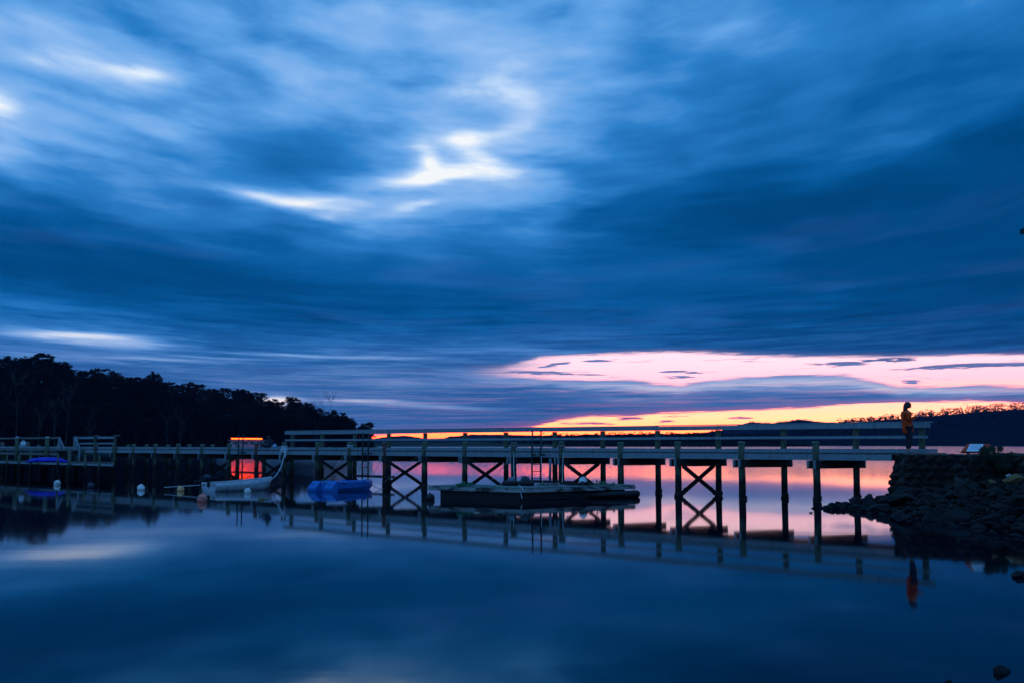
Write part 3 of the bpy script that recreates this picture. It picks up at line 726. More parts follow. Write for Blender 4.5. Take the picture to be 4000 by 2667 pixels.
rope([onl(C1 - .3, 2114, 1.5) + V((0, 0, 1.5)), PY(2120, 1885, 46)], .008, M_ROPE, 'thin pale cord hanging beside the right rail of the pontoon ladder', sag=0, group=TL)
rope([PY(1832, 1888, 43), PY(2000, 1901, 42)], .012, M_ROPEG, 'green cord running along the pontoon from the rope heap', sag=.02, group=TL)
rope([onl(C1 - .15, 2007, 1.5) + V((0, 0, 1.65)), PY(1905, 1888, 44.5)], .009, M_ROPED, 'thin line slanting from a pile down behind the left half of the pontoon', sag=.05, group=TL)
for px, lb in ((1366, 'loops of pale rope round the pile behind the blue dinghy'), (2007, 'loops of cord round the pile behind the grey-blue fender'), (2194, 'loops of cord round the pile just right of the grey pipe')):
    mb = MB(); P = onl(C1, px)
    for k in range(4): mb.tube([P + V((.145 * cos(t), .145 * sin(t), 1.88 + .035 * k + .03 * sin(t + k * 2))) for t in [2 * pi * j / 14 for j in range(15)]], .013, 5, False)
    o = mb.build('rope_loops', M_ROPE if px == 1366 else M_ROPED, None, True, loc=(P.x, P.y, 1.88)); tag(o, lb, 'rope')

# ------------------------------------------------------------------ boats
def hull_loft(secs, closed=False):
    """secs: list of lists of (x,y,z); quads between consecutive sections"""
    mb = MB(); n = len(secs[0]); vs = [p for s in secs for p in s]; fs = []
    for i in range(len(secs) - 1):
        for k in range(n - 1): a = i * n + k; fs.append((a, a + n, a + n + 1, a + 1))
    mb.add(vs, fs); return mb
def solid(o, t):
    md = o.modifiers.new('thickness', 'SOLIDIFY'); md.thickness = t; md.offset = -1
def make_dinghy():
    L, Wd = 3.05, 1.28
    Y0 = 49.9; T = thing('white_dinghy', (XY(815, Y0, 0), Y0, 0), 'small white open dinghy with dark outboard motor roped to the jetty', 'boat', rz=R(45))
    secs = []; N = 12
    for i in range(N + 1):
        t = i / N; x = t * L
        w = Wd / 2 * (1 - .06 * (1 - t)) * (1 - max(0, (t - .35) / .65) ** 2.3)
        w = max(w, .012); top = .345 + .20 * t ** 2.0; keel = -.07 + .22 * max(0, (t - .78) / .22) ** 2
        rk = .10 * t ** 3
        row = []
        for k in range(9):
            q = k / 8; yy = -w * (1 - (q * 2) ** 1) if False else None
        prof = [(1.0, 1.0), (.97, .72), (.90, .42), (.74, .18), (.0, .0)]
        for (fy, fz) in prof: row.append((x + rk * fz, -w * fy, keel + (top - keel) * fz))
        for (fy, fz) in reversed(prof[:-1]): row.append((x + rk * fz, w * fy, keel + (top - keel) * fz))
        secs.append(row)
    mb = hull_loft(secs); h = lpart(mb, 'hull', M_HULL, T, True); solid(h, .025)
    s0 = secs[0]; mb = MB(); mb.add([(-.002, p[1] * .995, p[2]) for p in s0] + [(.032, p[1] * .985, p[2]) for p in s0], [tuple(range(9)), tuple(reversed(range(9, 18)))] + [(i, i + 9, (i + 1) % 9 + 9, (i + 1) % 9) for i in range(9)])
    lpart(mb, 'transom', M_HULL, T)
    for sd in (0, 8):
        mb = MB(); mb.tube([V(s[sd]) + V((0, 0, .005)) for s in secs], .024, 8); lpart(mb, 'gunwale', M_HULL, T, True)
    mb = MB()
    for i in range(N):
        a, b = secs[i], secs[i + 1]
    row = []
    mb = hull_loft([[(p[0] * 1.0, p[1] * 1.01, p[2]) for p in s[3:6]] for s in secs]);
    o = lpart(mb, 'bottom_paint', M_ANTI, T, True); o.location.z = -.012
    for x in (.75, 1.55):
        mb = MB(); wv = .55 if x < 1 else .52; mb.box((x, 0, .22), (.24, wv * 2, .03)); lpart(mb, 'thwart', M_HULLIN, T)
    for x in (.50, 1.95): 
        mb = MB(); mb.box((x + .02, -(.625 if x < 1 else .50) , .10 if x < 1 else .2), (.05, .03, .05)); lpart(mb, 'hull_fitting', M_BLACK, T)
    for yv in (-.42, .42):
        mb = MB(); mb.tube([(-.012, yv - .09, .265), (-.02, yv, .255), (-.012, yv + .09, .265)], .018, 6); lpart(mb, 'transom_vent', M_BLACK, T, True)
    # outboard
    mb = MB(); mb.ball((-.10, -.02, .60), .15, 14, 10, (1.2, .72, .85)); cow = lpart(mb, 'outboard_motor', M_ENG, T, True)
    mb = MB(); mb.tube([(-.10, -.02, .55), (-.32, .0, .47), (-.58, .02, .42), (-.66, .02, .44)], [.06, .045, .04, .06], 8); mb.box((-.03, -.02, .30), (.06, .16, .24)); mb.box((-.63, .02, .36), (.03, .03, .2)); o = lpart(mb, 'drive_leg', M_BLACK, T); o.parent = cow
    mb = MB(); mb.tube([(.0, -.02, .56), (.25, .02, .60), (.42, .03, .58)], [.025, .02, .03], 8); o = lpart(mb, 'tiller', M_BLACK, T); o.parent = cow
    mb = MB(); mb.tube([(-.14, .06, .62), (-.3, .15, .60), (-.45, .2, .55)], .02, 8); o = lpart(mb, 'tilt_handle', M_BLACK, T); o.parent = cow
make_dinghy()

def make_blue():
    Y0 = 49.8; T = thing('blue_dinghy', (XY(1250, Y0, 0), Y0, 0), 'bright blue moulded plastic dinghy with stepped double stern moored by the jetty', 'boat', rz=R(59))
    L, w0 = 3.3, .70
    def sec(x, w, top, keel, ch):
        return [(x, -w * .80, top + .00), (x, -w * .99, top - .015), (x, -w, top - .05), (x, -w * .96, ch + .10), (x, -w * .95, ch), (x, -w * .72, keel + .01), (x, -w * .35, keel - .02), (x, 0, keel + .05),
                (x, w * .35, keel - .02), (x, w * .72, keel + .01), (x, w * .95, ch), (x, w * .96, ch + .10), (x, w, top - .05), (x, w * .99, top - .015), (x, w * .80, top + .00)]
    secs = []
    N = 14
    for i in range(N + 1):
        t = i / N; x = .38 + t * (L - .38); w = w0 * (1 - max(0, (t - .45) / .55) ** 2.6 * .62); top = .43 - .03 * t
        keel = -.08 + .16 * max(0, (t - .7) / .3) ** 2; secs.append(sec(x, w, top, keel, .12 + .08 * t ** 2))
    # blunt bow closing
    last = secs[-1]; secs.append([(p[0] + .09, p[1] * .72, p[2] * .98 + .005) for p in last]); secs.append([(L + .13, p[1] * .25, p[2] * .9 + .03) for p in last]); 
    mb = hull_loft(secs); n = len(secs[0])
    mb.add(secs[-1], [tuple(range(n))]); h = lpart(mb, 'hull', M_BLUE, T, True)
    md = h.modifiers.new('edge', 'EDGE_SPLIT'); md.split_angle = R(28)
    # cockpit: inner walls and floor
    ins = []
    for s in secs[:-2]:
        w = abs(s[0][1]); ins.append([(s[0][0], -w, s[0][2]), (s[0][0], -w * .93, .16), (s[0][0], w * .93, .16), (s[0][0], w, s[0][2])])
    mb = hull_loft([list(reversed(r)) for r in ins]); e = ins[-1]; mb.add(e, [(0, 1, 2, 3)]); e = secs[-3]; 
    b = [secs[-3][0], secs[-2][0], secs[-1][0], secs[-1][-1], secs[-2][-1], secs[-3][-1]]; mb.add(b, [(0, 1, 2, 3, 4, 5)])
    lpart(mb, 'cockpit', M_BLUE, T)
    # two stern blocks with sloping faces either side of the motor well
    for s in (-1, 1):
        mb = MB(); y0, y1 = s * .22, s * w0 * .985
        pr = [(.38, .43), (.30, .43), (-.02, .17), (-.02, .03), (.06, -.09), (.38, -.09)]
        a = [(x, y0, z) for x, z in pr]; bb = [(x, y1 * (.98 if z > .4 else 1), z) for x, z in pr]; k = len(pr)
        fs = [tuple(range(k)), tuple(reversed(range(k, 2 * k)))] + [(i, i + k, (i + 1) % k + k, (i + 1) % k) for i in range(k)]
        mb.add(a + bb, fs); o = lpart(mb, 'stern_block', M_BLUE, T)
        md = o.modifiers.new('bevel', 'BEVEL'); md.width = .02; md.segments = 2
        mb = MB(); c = V((.085, s * .46, .262)); u = V((.32, 0, .26)).normalized()
        pts = [c + u * (.07 * sin(t)) + V((0, .15 * cos(t), 0)) + V((-.012, 0, .014)) for t in [pi * j / 10 for j in range(11)]]
        mb.tube(pts, .012, 5); lpart(mb, 'moulded_recess', M_BLUE, T, True)
    mb = MB(); mb.box((.33, 0, .17), (.05, .5, .46)); lpart(mb, 'motor_board', M_BLUE, T)
    mb = MB(); mb.box((.30, 0, .41), (.03, .42, .05)); lpart(mb, 'motor_pad', mat('pale_blue_board', (.06, .25, .45), .6, (.05, .2, .4), 4.), T)
    for y in (-.6, .6):
        for x in (1.2, 2.3):
            mb = MB(); mb.box((x, y * (1 if x < 1.5 else .95), .425), (.20, .07, .035)); lpart(mb, 'rowlock', M_BLUE, T)
    for x in (1.1, 2.1): mb = MB(); mb.box((x, 0, .3), (.28, 1.2 if x < 1.5 else 1.14, .04)); lpart(mb, 'thwart', M_BLUE, T)
    mb = MB(); mb.box((3.0, 0, .43), (.16, .12, .05)); lpart(mb, 'bow_fitting', mat('pale_cyan_plastic', (.05, .45, .6), .5, (.04, .35, .5), 4.), T)
    mb = MB()
    for k, wd in enumerate((.05, .03, .045, .05, .03, .045)): mb.box((.62 + k * .062, -.70, .315), (wd * .8, .012, .05))
    lpart(mb, 'side_lettering', mat('faded_lettering', (.01, .04, .22), .7), T)
make_blue()

def make_cruiser():
    Y0 = 205.; T = thing('cabin_boat', (XY(980, Y0, 0), Y0, 0), 'dim grey cabin boat with its red light drawn as a long trail, beyond the jetty', 'boat', rz=R(4))
    L = 11.4; secs = []; N = 12
    for i in range(N + 1):
        t = i / N; x = -L / 2 + L * t; w = 1.45 * (1 - max(0, (t - .45) / .55) ** 2.2 * .97); top = 1.35 + .45 * t ** 2; kl = -.2
        secs.append([(x + .5 * t ** 4 * 1, -w, top), (x + .3 * t ** 4, -w * .93, .35), (x, -w * .6, kl), (x, w * .6, kl), (x + .3 * t ** 4, w * .93, .35), (x + .5 * t ** 4, w, top)])
    mb = hull_loft(secs); mb.add(secs[0], [tuple(range(6))]); lpart(mb, 'hull', M_CRUISE, T)
    mb = hull_loft([[s[0], s[-1]] for s in secs]); o = lpart(mb, 'deck', M_CRUISE, T); o.location.z = -.06
    mb = MB(); pr = [(-3.6, 1.3), (-3.4, 2.72), (2.0, 2.72), (2.9, 2.0), (4.0, 1.75), (4.0, 1.3)]; k = len(pr)
    a = [(x, -.85, z) for x, z in pr]; b = [(x, .85, z) for x, z in pr]
    mb.add(a + b, [tuple(range(k)), tuple(reversed(range(k, 2 * k)))] + [(i, i + k, (i + 1) % k + k, (i + 1) % k) for i in range(k)]); cb = lpart(mb, 'cabin', M_CRUISE, T)
    for x0, x1 in ((-3.0, -1.9), (-1.6, -.4), (-.1, .9), (1.2, 2.0)):
        mb = MB(); mb.box(((x0 + x1) / 2, -.856, 2.3), (x1 - x0, .02, .42)); o = lpart(mb, 'window', M_GLASS, T); o.parent = cb
    mb = MB(); mb.box((-.8, 0, 2.77), (6.2, 1.9, .09)); rf = lpart(mb, 'roof', M_CRUISE, T)
    zl = 3.05; x0, x1 = XY(908, Y0, zl) - T.location.x, XY(1027, Y0, zl) - T.location.x
    mb = MB(); mb.tube([(x0 + .0, -1., zl), (x0 + .1, -1., zl), (x1 - .1, -1., zl - .02), (x1, -1., zl - .02)], [.05, .095, .095, .05], 12); lpart(mb, 'red_light_trail', M_TRAIL, T, True)  # solid glowing bar standing in for the streak of a moving light
    for f in (.1, .9): mb = MB(); mb.box((x0 + (x1 - x0) * f, -.93, 2.9), (.06, .06, .3)); lpart(mb, 'trail_bracket', M_IRON, T)
    for x in (4.3, 4.9, 5.5):
        mb = MB(); mb.tube([(x, -.4 + (x - 4.3) * .25, 1.6), (x, -.4 + (x - 4.3) * .25, 2.2)], .015, 6); lpart(mb, 'rail_post', M_IRON, T)
    mb = MB(); mb.tube([(4.1, -.45, 2.2), (4.9, -.25, 2.2), (5.6, 0, 2.22)], .016, 6); lpart(mb, 'bow_rail', M_IRON, T)
make_cruiser()

def make_kayak():
    Yk = 73.2; T = thing('kayak', (XY(184, Yk, 1.), Yk, .87), 'deep blue kayak lying upside down on the low landing', 'kayak', rz=R(-3))
    mb = MB(); n = 14; secs = []
    for i in range(n + 1):
        t = i / n * 2 - 1; w = .30 * (1 - abs(t) ** 2.4) + .012; x = t * 1.36; z = .10 - .06 * abs(t) ** 3; h = .21 * (1 - abs(t) ** 3.2) + .03
        secs.append([(x, w * cos(a), z + (h * sin(a) if sin(a) > 0 else .06 * sin(a))) for a in [2 * pi * k / 14 for k in range(15)]])
    mb = hull_loft(secs); lpart(mb, 'hull', M_KAY, T, True)
    for s in (-1, 1): mb = MB(); mb.tube([(q[0][0] * 1.0, s * (abs(q[0][1]) + .008), q[0][2] + .02) for q in secs], .014, 6); lpart(mb, 'rim', M_KAY, T, True)
    for x in (-.55, .35): mb = MB(); mb.tube([(x, .31 * cos(a), .10 + .225 * sin(a)) for a in [pi * k / 10 for k in range(11)]], .012, 6, False); lpart(mb, 'strap', M_BLACK, T)
make_kayak()

# ------------------------------------------------------------------ left landing stage, stair and upper handrails
def make_landing():
    T = thing('landing_stage', (0, 0, 0), 'low dark timber landing stage with mooring posts at the left end of the jetty', 'landing')
    cF = 31.2; zt = .87; sk = onl(C1 - .5, 440, zt).dot(DJ); s0 = onl(cF, 440, zt).dot(DJ); s1 = onl(cF, -120, zt).dot(DJ)
    mb = MB(); mb.beam(pt(cF, s0, zt - .05), pt(cF, s1, zt - .05), .12, .10); mb.build('edge_beam', M_TIMBER, T)
    mb = MB(); s = s0
    while s < s1: mb.beam(pt(cF + .07, s + .07, zt - .03), pt(C1 - .5, s + .07 + sk - s0, zt - .03), .10, .05); s += .145
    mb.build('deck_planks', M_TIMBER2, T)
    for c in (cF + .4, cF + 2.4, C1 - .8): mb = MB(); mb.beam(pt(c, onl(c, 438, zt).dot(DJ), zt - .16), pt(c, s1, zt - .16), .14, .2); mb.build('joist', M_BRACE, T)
    for px, ty, r in ((27, 1778, .055), (74, 1777, .065), (120, 1758, .10), (226, 1777, .06), (271, 1758, .10), (333, 1777, .06), (388, 1778, .055)):
        P = onl(cF - .12, px, 1.); z = PY(px, ty, P.y).z
        mb = MB(); mb.tube([P + V((0, 0, -.6)), P + V((0, 0, z))], [r * 1.05, r], 10); p = mb.build('mooring_post', M_PILE, T, True)
        mb = MB(); mb.tube([P + V((0, 0, z)), P + V((0, 0, z + .02))], [r * 1.1, r * .9], 10); mb.build('post_cap', M_CAP, p, True)
    for px in (60, 180, 300, 420):
        P = onl(C1 - 1.2, px, .5); mb = MB(); mb.tube([P + V((0, 0, -.6)), P + V((0, 0, zt - .1))], .1, 8); mb.build('pile', M_PILE, T, True)
    # upper platform posts and rails
    U = thing('upper_platform', (0, 0, 0), 'raised timber platform edge with tall round posts and rail at far left', 'platform')
    cU = 34.4
    for px in (66, 184):
        P = onl(cU, px, 1.8); mb = MB(); zz = PY(px, 1708, P.y).z
        mb.tube([P + V((0, 0, .5)), P + V((0, 0, zz))], [.14, .135], 14); p = mb.build('post', M_PILE, U, True)
        mb = MB(); mb.tube([P + V((0, 0, zz)), P + V((0, 0, zz + .04)), P + V((0, 0, zz + .07))], [.15, .14, .08], 14); mb.build('post_cap', mat('bright_cap', (.45, .5, .55), .6, (.35, .4, .45), 9.), p, True)
    a, b = onl(cU + .15, -120), onl(cU + .15, 226)
    for z0, h, th in ((2.46, .12, .05), (1.36, .17, .1), (1.62, .05, .06)):
        mb = MB(); mb.beam(a + V((0, 0, z0)), b + V((0, 0, z0)), th, h); mb.build('rail' if z0 > 2 else 'fascia', M_TIMBER2, U)
    mb = MB(); s = b.dot(DJ); sE = a.dot(DJ)
    while s < sE: mb.beam(pt(cU + .2, s, 1.61), pt(C1 - .1, s, 1.61), .13, .05); s += .145
    mb.build('deck_planks', M_TIMBER2, U)
    for px, w in ((108, .26), (9, .22), (232, .2)):
        P = onl(C1 + .3, px, 1.8); mb = MB(); mb.box(P + V((0, 0, 1.95)), (w, .2, .5), Matrix.Rotation(R(-44), 3, 'Z')); mb.build('back_post', M_TIMBER2, U)
    # stair
    St = thing('stair', (0, 0, 0), 'short dark timber stair with sloping handrails dropping to the low landing', 'stair')
    dS = V((.62, -.78, 0)).normalized(); 
    for px0, nm in ((230, 'l'), (290, 'r')):
        P = onl(C1 - .25, px0, 1.8)
        p0, p1 = P + V((0, 0, 2.52)), P + dS * 1.15 + V((0, 0, 1.78)); mb = MB(); mb.beam(p0, p1, .05, .11); mb.build('handrail', M_TIMBER, St)
        mb = MB(); mb.beam(P + V((0, 0, 1.6)), P + dS * 1.2 + V((0, 0, .87)), .06, .24); mb.build('stringer', M_TIMBER2, St)
        mb = MB(); mb.beam(p1 + V((0, 0, .05)), V((p1.x, p1.y, .85)), .11, .11, (1, 0, 0)); mb.build('post', M_TIMBER, St)
        mb = MB(); mb.beam(p0, V((p0.x, p0.y, 1.3)), .12, .12, (1, 0, 0)); mb.build('post', M_TIMBER, St)
    A, B = onl(C1 - .25, 236, 1.8), onl(C1 - .25, 290, 1.8)
    for k in range(5):
        t = (k + .6) / 5; z = 1.66 - .8 * t; mb = MB(); mb.beam(A + dS * (1.15 * t) + V((0, 0, z)), B + dS * (1.15 * t) + V((0, 0, z)), .26, .04); mb.build('tread', M_TIMBER2, St)
    # handrail bay right of the stair
    Rr = thing('handrail_bay', (0, 0, 0), 'two-rail timber handrail bay standing on the jetty edge right of the stair', 'handrail')
    for px in (300, 371, 449):
        P = onl(C1 - .16, px, 2.); mb = MB(); mb.beam(P + V((0, 0, .9)), P + V((0, 0, 2.56)), .14, .14, (1, 0, 0)); mb.build('post', M_PILE if px != 300 else M_TIMBER, Rr)
        if px > 300: mb = MB(); mb.beam(P + V((0, 0, 2.6)) - NJ * .1, P + V((0, 0, 2.6)) + NJ * .3, .15, .04); mb.build('cap_piece', M_TIMBER, Rr)
    a, b = onl(C1 - .05, 300, 2.), onl(C1 - .05, 449, 2.)
    for z0, h in ((2.47, .15), (2.08, .10)): mb = MB(); mb.beam(a + V((0, 0, z0)), b + V((0, 0, z0)), .045, h); mb.build('rail', M_TIMBER, Rr)
make_landing()
def make_jerry():
    P = onl(C1 + .45, 91, 1.9)
    T = thing('jerry_can', (P.x, P.y, 1.99), 'white plastic jerry can with carry handle standing on a pale crate', 'jerry can')
    mb = MB(); mb.box((0, 0, .12), (.36, .22, .22)); o = lpart(mb, 'can_body', M_JERRY, T); md = o.modifiers.new('b', 'BEVEL'); md.width = .035; md.segments = 3
    mb = MB(); mb.tube([(-.1, 0, .22), (-.1, 0, .30), (.06, 0, .31), (.1, 0, .22)], .022, 8); lpart(mb, 'handle', M_JERRY, T, True)
    mb = MB(); mb.tube([(.14, 0, .22), (.14, 0, .27)], .03, 8); lpart(mb, 'cap', M_BLACK, T)
    C = thing('crate', (P.x, P.y, 1.72), 'pale blue-grey crate under the white jerry can', 'crate')
    mb = MB(); mb.box((0, 0, .10), (.38, .3, .2)); lpart(mb, 'box', mat('grey_blue_plastic', (.14, .22, .28), .6, (.1, .16, .2), 4.), C)
    mb = MB(); mb.box((0, 0, .225), (.42, .34, .045)); lpart(mb, 'lid', M_JERRY, C)
make_jerry()

# ------------------------------------------------------------------ people
def skinned(name, joints, edges, m, parent, sub=2):
    me = bpy.data.meshes.new(name); me.from_pydata([j[0] for j in joints], edges, []); o = bpy.data.objects.new(name, me); COLL.objects.link(o)
    md = o.modifiers.new('s', 'SKIN'); md.use_smooth_shade = True
    for i, j in enumerate(joints):
        r = j[1]; me.skin_vertices[0].data[i].radius = (r, r) if not hasattr(r, '__len__') else r
    me.skin_vertices[0].data[0].use_root = True
    o.modifiers.new('u', 'SUBSURF').levels = sub; o.modifiers['u'].render_levels = sub
    bpy.context.view_layer.update(); dg = bpy.context.evaluated_depsgraph_get()
    me2 = bpy.data.meshes.new_from_object(o.evaluated_get(dg)); bpy.data.objects.remove(o)
    me2.materials.clear(); me2.materials.append(m); me2.polygons.foreach_set('use_smooth', [True] * len(me2.polygons))
    o = bpy.data.objects.new(name, me2); COLL.objects.link(o); o.parent = parent; return o
def fingers(base, fwd, side, up, m, parent, curl=.6, thumb=1):
    J = [(base, .030), (base + fwd * .045, (.036, .020)), (base + fwd * .085, (.036, .016))]; E = [(0, 1), (1, 2)]
    for k, ln in enumerate((.062, .072, .068, .054)):
        o = base + fwd * .088 + side * (.028 - .0185 * k); p1 = o + fwd * ln * .5 + up * (curl * .018); p2 = p1 + (fwd * (1 - curl * .8) + up * curl).normalized() * ln * .5; p3 = p2 + (fwd * (.4 - curl * .6) + up * 1.).normalized() * ln * .3
        n = len(J); J += [(o, .009), (p1, .0085), (p2, .008), (p3, .0065)]; E += [(2, n), (n, n + 1), (n + 1, n + 2), (n + 2, n + 3)]
    t0 = base + fwd * .03 + side * .032 * thumb; n = len(J)
    J += [(t0, .012), (t0 + (fwd * .6 + side * thumb * .7 + up * .3) * .04, .010), (t0 + (fwd * 1.1 + side * thumb * .5 + up * .9) * .055, .008)]; E += [(1, n), (n, n + 1), (n + 1, n + 2)]
    return skinned('hand', J, E, m, parent, 1)
def make_person():
    Yp = 39.05; z0 = Z_DT; T = thing('person', (XY(3549, Yp, z0), Yp, z0), 'person in orange jacket and dark trousers standing on the jetty end, reading a phone', 'person')
    # facing +x; x forward, y left
    b = [(V((0, 0, .88)), (.13, .15)), (V((-.01, 0, 1.02)), (.115, .135)), (V((-.03, 0, 1.18)), (.115, .15)), (V((-.045, 0, 1.34)), (.095, .17)), (V((-.02, 0, 1.43)), .055), (V((.005, 0, 1.48)), .052),
         (V((-.0, .10, .84)), .085), (V((.035, .09, .48)), .058), (V((-.005, .085, .11)), .042), (V((.0, .08, .05)), .038), (V((.13, .08, .035)), .032),
         (V((.0, -.10, .84)), .085), (V((.06, -.09, .48)), .058), (V((-.02, -.085, .11)), .042), (V((-.02, -.08, .05)), .038), (V((.11, -.08, .035)), .032),
         (V((-.04, .19, 1.36)), .06), (V((-.03, .225, 1.11)), .045), (V((.19, .10, 1.16)), .032), (V((.235, .06, 1.185)), .026),
         (V((-.04, -.19, 1.36)), .06), (V((-.02, -.225, 1.12)), .045), (V((.20, -.10, 1.19)), .032), (V((.25, -.05, 1.22)), .026)]
    e = [(0, 1), (1, 2), (2, 3), (3, 4), (4, 5), (0, 6), (6, 7), (7, 8), (8, 9), (9, 10), (0, 11), (11, 12), (12, 13), (13, 14), (14, 15), (3, 16), (16, 17), (17, 18), (18, 19), (3, 20), (20, 21), (21, 22), (22, 23)]
    skinned('body', b, e, M_SKIN, T)
    # head, bowed forward
    hd = bpy.data.objects.new('head', None); 
    hj = [(V((.02, 0, 1.50)), .06), (V((.045, 0, 1.555)), (.082, .072)), (V((.035, 0, 1.615)), (.092, .078)), (V((.02, 0, 1.655)), (.07, .062)), (V((.10, 0, 1.51)), .035)]
    skinned('head', hj, [(0, 1), (1, 2), (2, 3), (1, 4)], M_SKIN, T)
    mb = MB(); mb.add([(.128, 0, 1.585), (.155, 0, 1.535), (.118, .018, 1.532), (.118, -.018, 1.532)], [(0, 2, 1), (0, 1, 3), (1, 2, 3), (0, 3, 2)]); lpart(mb, 'nose', M_SKIN, T)
    for s in (-1, 1):
        mb = MB(); mb.ball((.113, .032 * s, 1.578), .012, 8, 6); lpart(mb, 'eye', M_HAIR, T, True)
        mb = MB(); mb.ball((.03, .082 * s, 1.57), .028, 8, 6, (.7, .3, 1.1)); lpart(mb, 'ear', M_SKIN, T, True)
    mb = MB(); mb.tube([(.132, -.02, 1.51), (.136, 0, 1.508), (.132, .02, 1.51)], .006, 6); lpart(mb, 'mouth', mat('lips', (.3, .09, .08), .6), T, True)
    mb = MB(); mb.ball((.015, 0, 1.615), .125, 18, 12, (1., .86, .88))
    hs = []
    for (hx, hz_, rx, ry) in ((-.02, 1.62, .10, .10), (-.045, 1.55, .085, .105), (-.065, 1.47, .07, .11), (-.085, 1.38, .055, .105), (-.10, 1.30, .035, .08), (-.10, 1.26, .01, .02)):
        hs.append([(hx + rx * cos(a), ry * sin(a), hz_) for a in [2 * pi * k / 14 for k in range(15)]])
    l_ = hull_loft(hs); mb.add(l_.v, l_.f); lpart(mb, 'hair', M_HAIR, T, True)
    # jacket: torso shell to hip, sleeves, hood roll
    jk = [(V((.01, 0, .60)), (.165, .20)), (V((.0, 0, .84)), (.175, .21)), (V((-.02, 0, 1.08)), (.145, .18)), (V((-.04, 0, 1.24)), (.15, .19)), (V((-.055, 0, 1.36)), (.115, .18)), (V((-.05, 0, 1.44)), (.085, .10)),
          (V((-.05, .20, 1.35)), .085), (V((-.04, .245, 1.10)), .075), (V((.19, .11, 1.155)), .055), (V((.225, .08, 1.175)), .052),
          (V((-.05, -.20, 1.35)), .085), (V((-.02, -.245, 1.11)), .075), (V((.20, -.11, 1.185)), .055), (V((.235, -.075, 1.205)), .052)]
    skinned('jacket', jk, [(0, 1), (1, 2), (2, 3), (3, 4), (4, 5), (4, 6), (6, 7), (7, 8), (8, 9), (4, 10), (10, 11), (11, 12), (12, 13)], M_JACK, T)
    tr = [(V((0, 0, .90)), (.13, .155)), (V((.0, .095, .80)), .105), (V((.035, .09, .48)), .078), (V((.0, .085, .12)), .058), (V((.0, -.095, .80)), .105), (V((.06, -.09, .48)), .078), (V((-.015, -.085, .12)), .058)]
    skinned('trousers', tr, [(0, 1), (1, 2), (2, 3), (0, 4), (4, 5), (5, 6)], M_TROU, T)
    for y, dx in ((.08, 0), (-.08, -.02)):
        skinned('shoe', [(V((-.03 + dx, y, .055)), .048), (V((.06 + dx, y, .045)), .044), (V((.15 + dx, y, .032)), .034)], [(0, 1), (1, 2)], M_SHOE, T, 1)
    fingers(V((.245, .055, 1.19)), V((.85, -.25, .45)).normalized(), V((0, 1, 0)), V((-.3, -.4, .9)).normalized(), M_SKIN, T)
    fingers(V((.255, -.045, 1.225)), V((.85, .25, .45)).normalized(), V((0, -1, 0)), V((-.3, .4, .9)).normalized(), M_SKIN, T)
    ph = MB(); ph.box((.36, .0, 1.285), (.012, .075, .15), Matrix.Rotation(R(52), 3, 'Y')); o = lpart(ph, 'phone', M_PHONE, None)
    o.location = T.location; tag(o, 'phone held in both hands by the person in the orange jacket', 'phone')
make_person()
def make_seated():
    P = onl(C1 + .25, 1050, 1.9); T = thing('person', (P.x, P.y, Z_DT), 'hooded person in black sitting on the jetty deck near the white rope', 'person', rz=R(-20))
    b = [(V((0, 0, .13)), (.17, .17)), (V((0, 0, .30)), (.15, .19)), (V((0, .02, .50)), (.12, .20)), (V((0, .0, .60)), .07), (V((0, -.03, .68)), .06),
         (V((.12, -.15, .12)), .09), (V((.28, -.42, .38)), .065), (V((.25, -.50, .07)), .05), (V((-.12, -.15, .12)), .09), (V((-.22, -.42, .38)), .065), (V((-.20, -.50, .07)), .05),
         (V((.21, -.0, .5)), .065), (V((.28, -.14, .30)), .055), (V((.22, -.32, .30)), .035), (V((-.21, 0, .5)), .065), (V((-.27, -.14, .30)), .055), (V((-.1, -.34, .32)), .035)]
    skinned('body', b, [(0, 1), (1, 2), (2, 3), (3, 4), (0, 5), (5, 6), (6, 7), (0, 8), (8, 9), (9, 10), (2, 11), (11, 12), (12, 13), (2, 14), (14, 15), (15, 16)], M_TROU, T)
    skinned('hood', [(V((0, .01, .60)), .10), (V((0, -.02, .70)), (.105, .11)), (V((0, -.01, .79)), .075)], [(0, 1), (1, 2)], M_TROU, T)
    skinned('face', [(V((0, -.07, .68)), .06), (V((0, -.085, .74)), .05)], [(0, 1)], M_SKIN, T, 1)
    fingers(V((.22, -.33, .30)), V((.0, -.9, .2)).normalized(), V((1, 0, 0)), V((0, 0, -1)), M_SKIN, T, thumb=-1); fingers(V((-.1, -.35, .32)), V((.2, -.9, .1)).normalized(), V((-1, 0, 0)), V((0, 0, -1)), M_SKIN, T, thumb=-1)
    q = onl(C1 + .1, 1073, 1.9); mb = MB(); mb.ball((0, 0, .16), .11, 10, 8, (1.1, .6, .8)); mb.tube([(-.05, 0, .2), (0, 0, .3), (.07, 0, .2)], .015, 6)
    o = mb.build('bag', mat('pale_blue_bag', (.25, .42, .55), .8, (.2, .34, .45), 8.), None, True); o.location = (q.x, q.y, Z_DT + .05); tag(o, 'small pale blue bag beside the seated hooded person', 'bag')
make_seated()

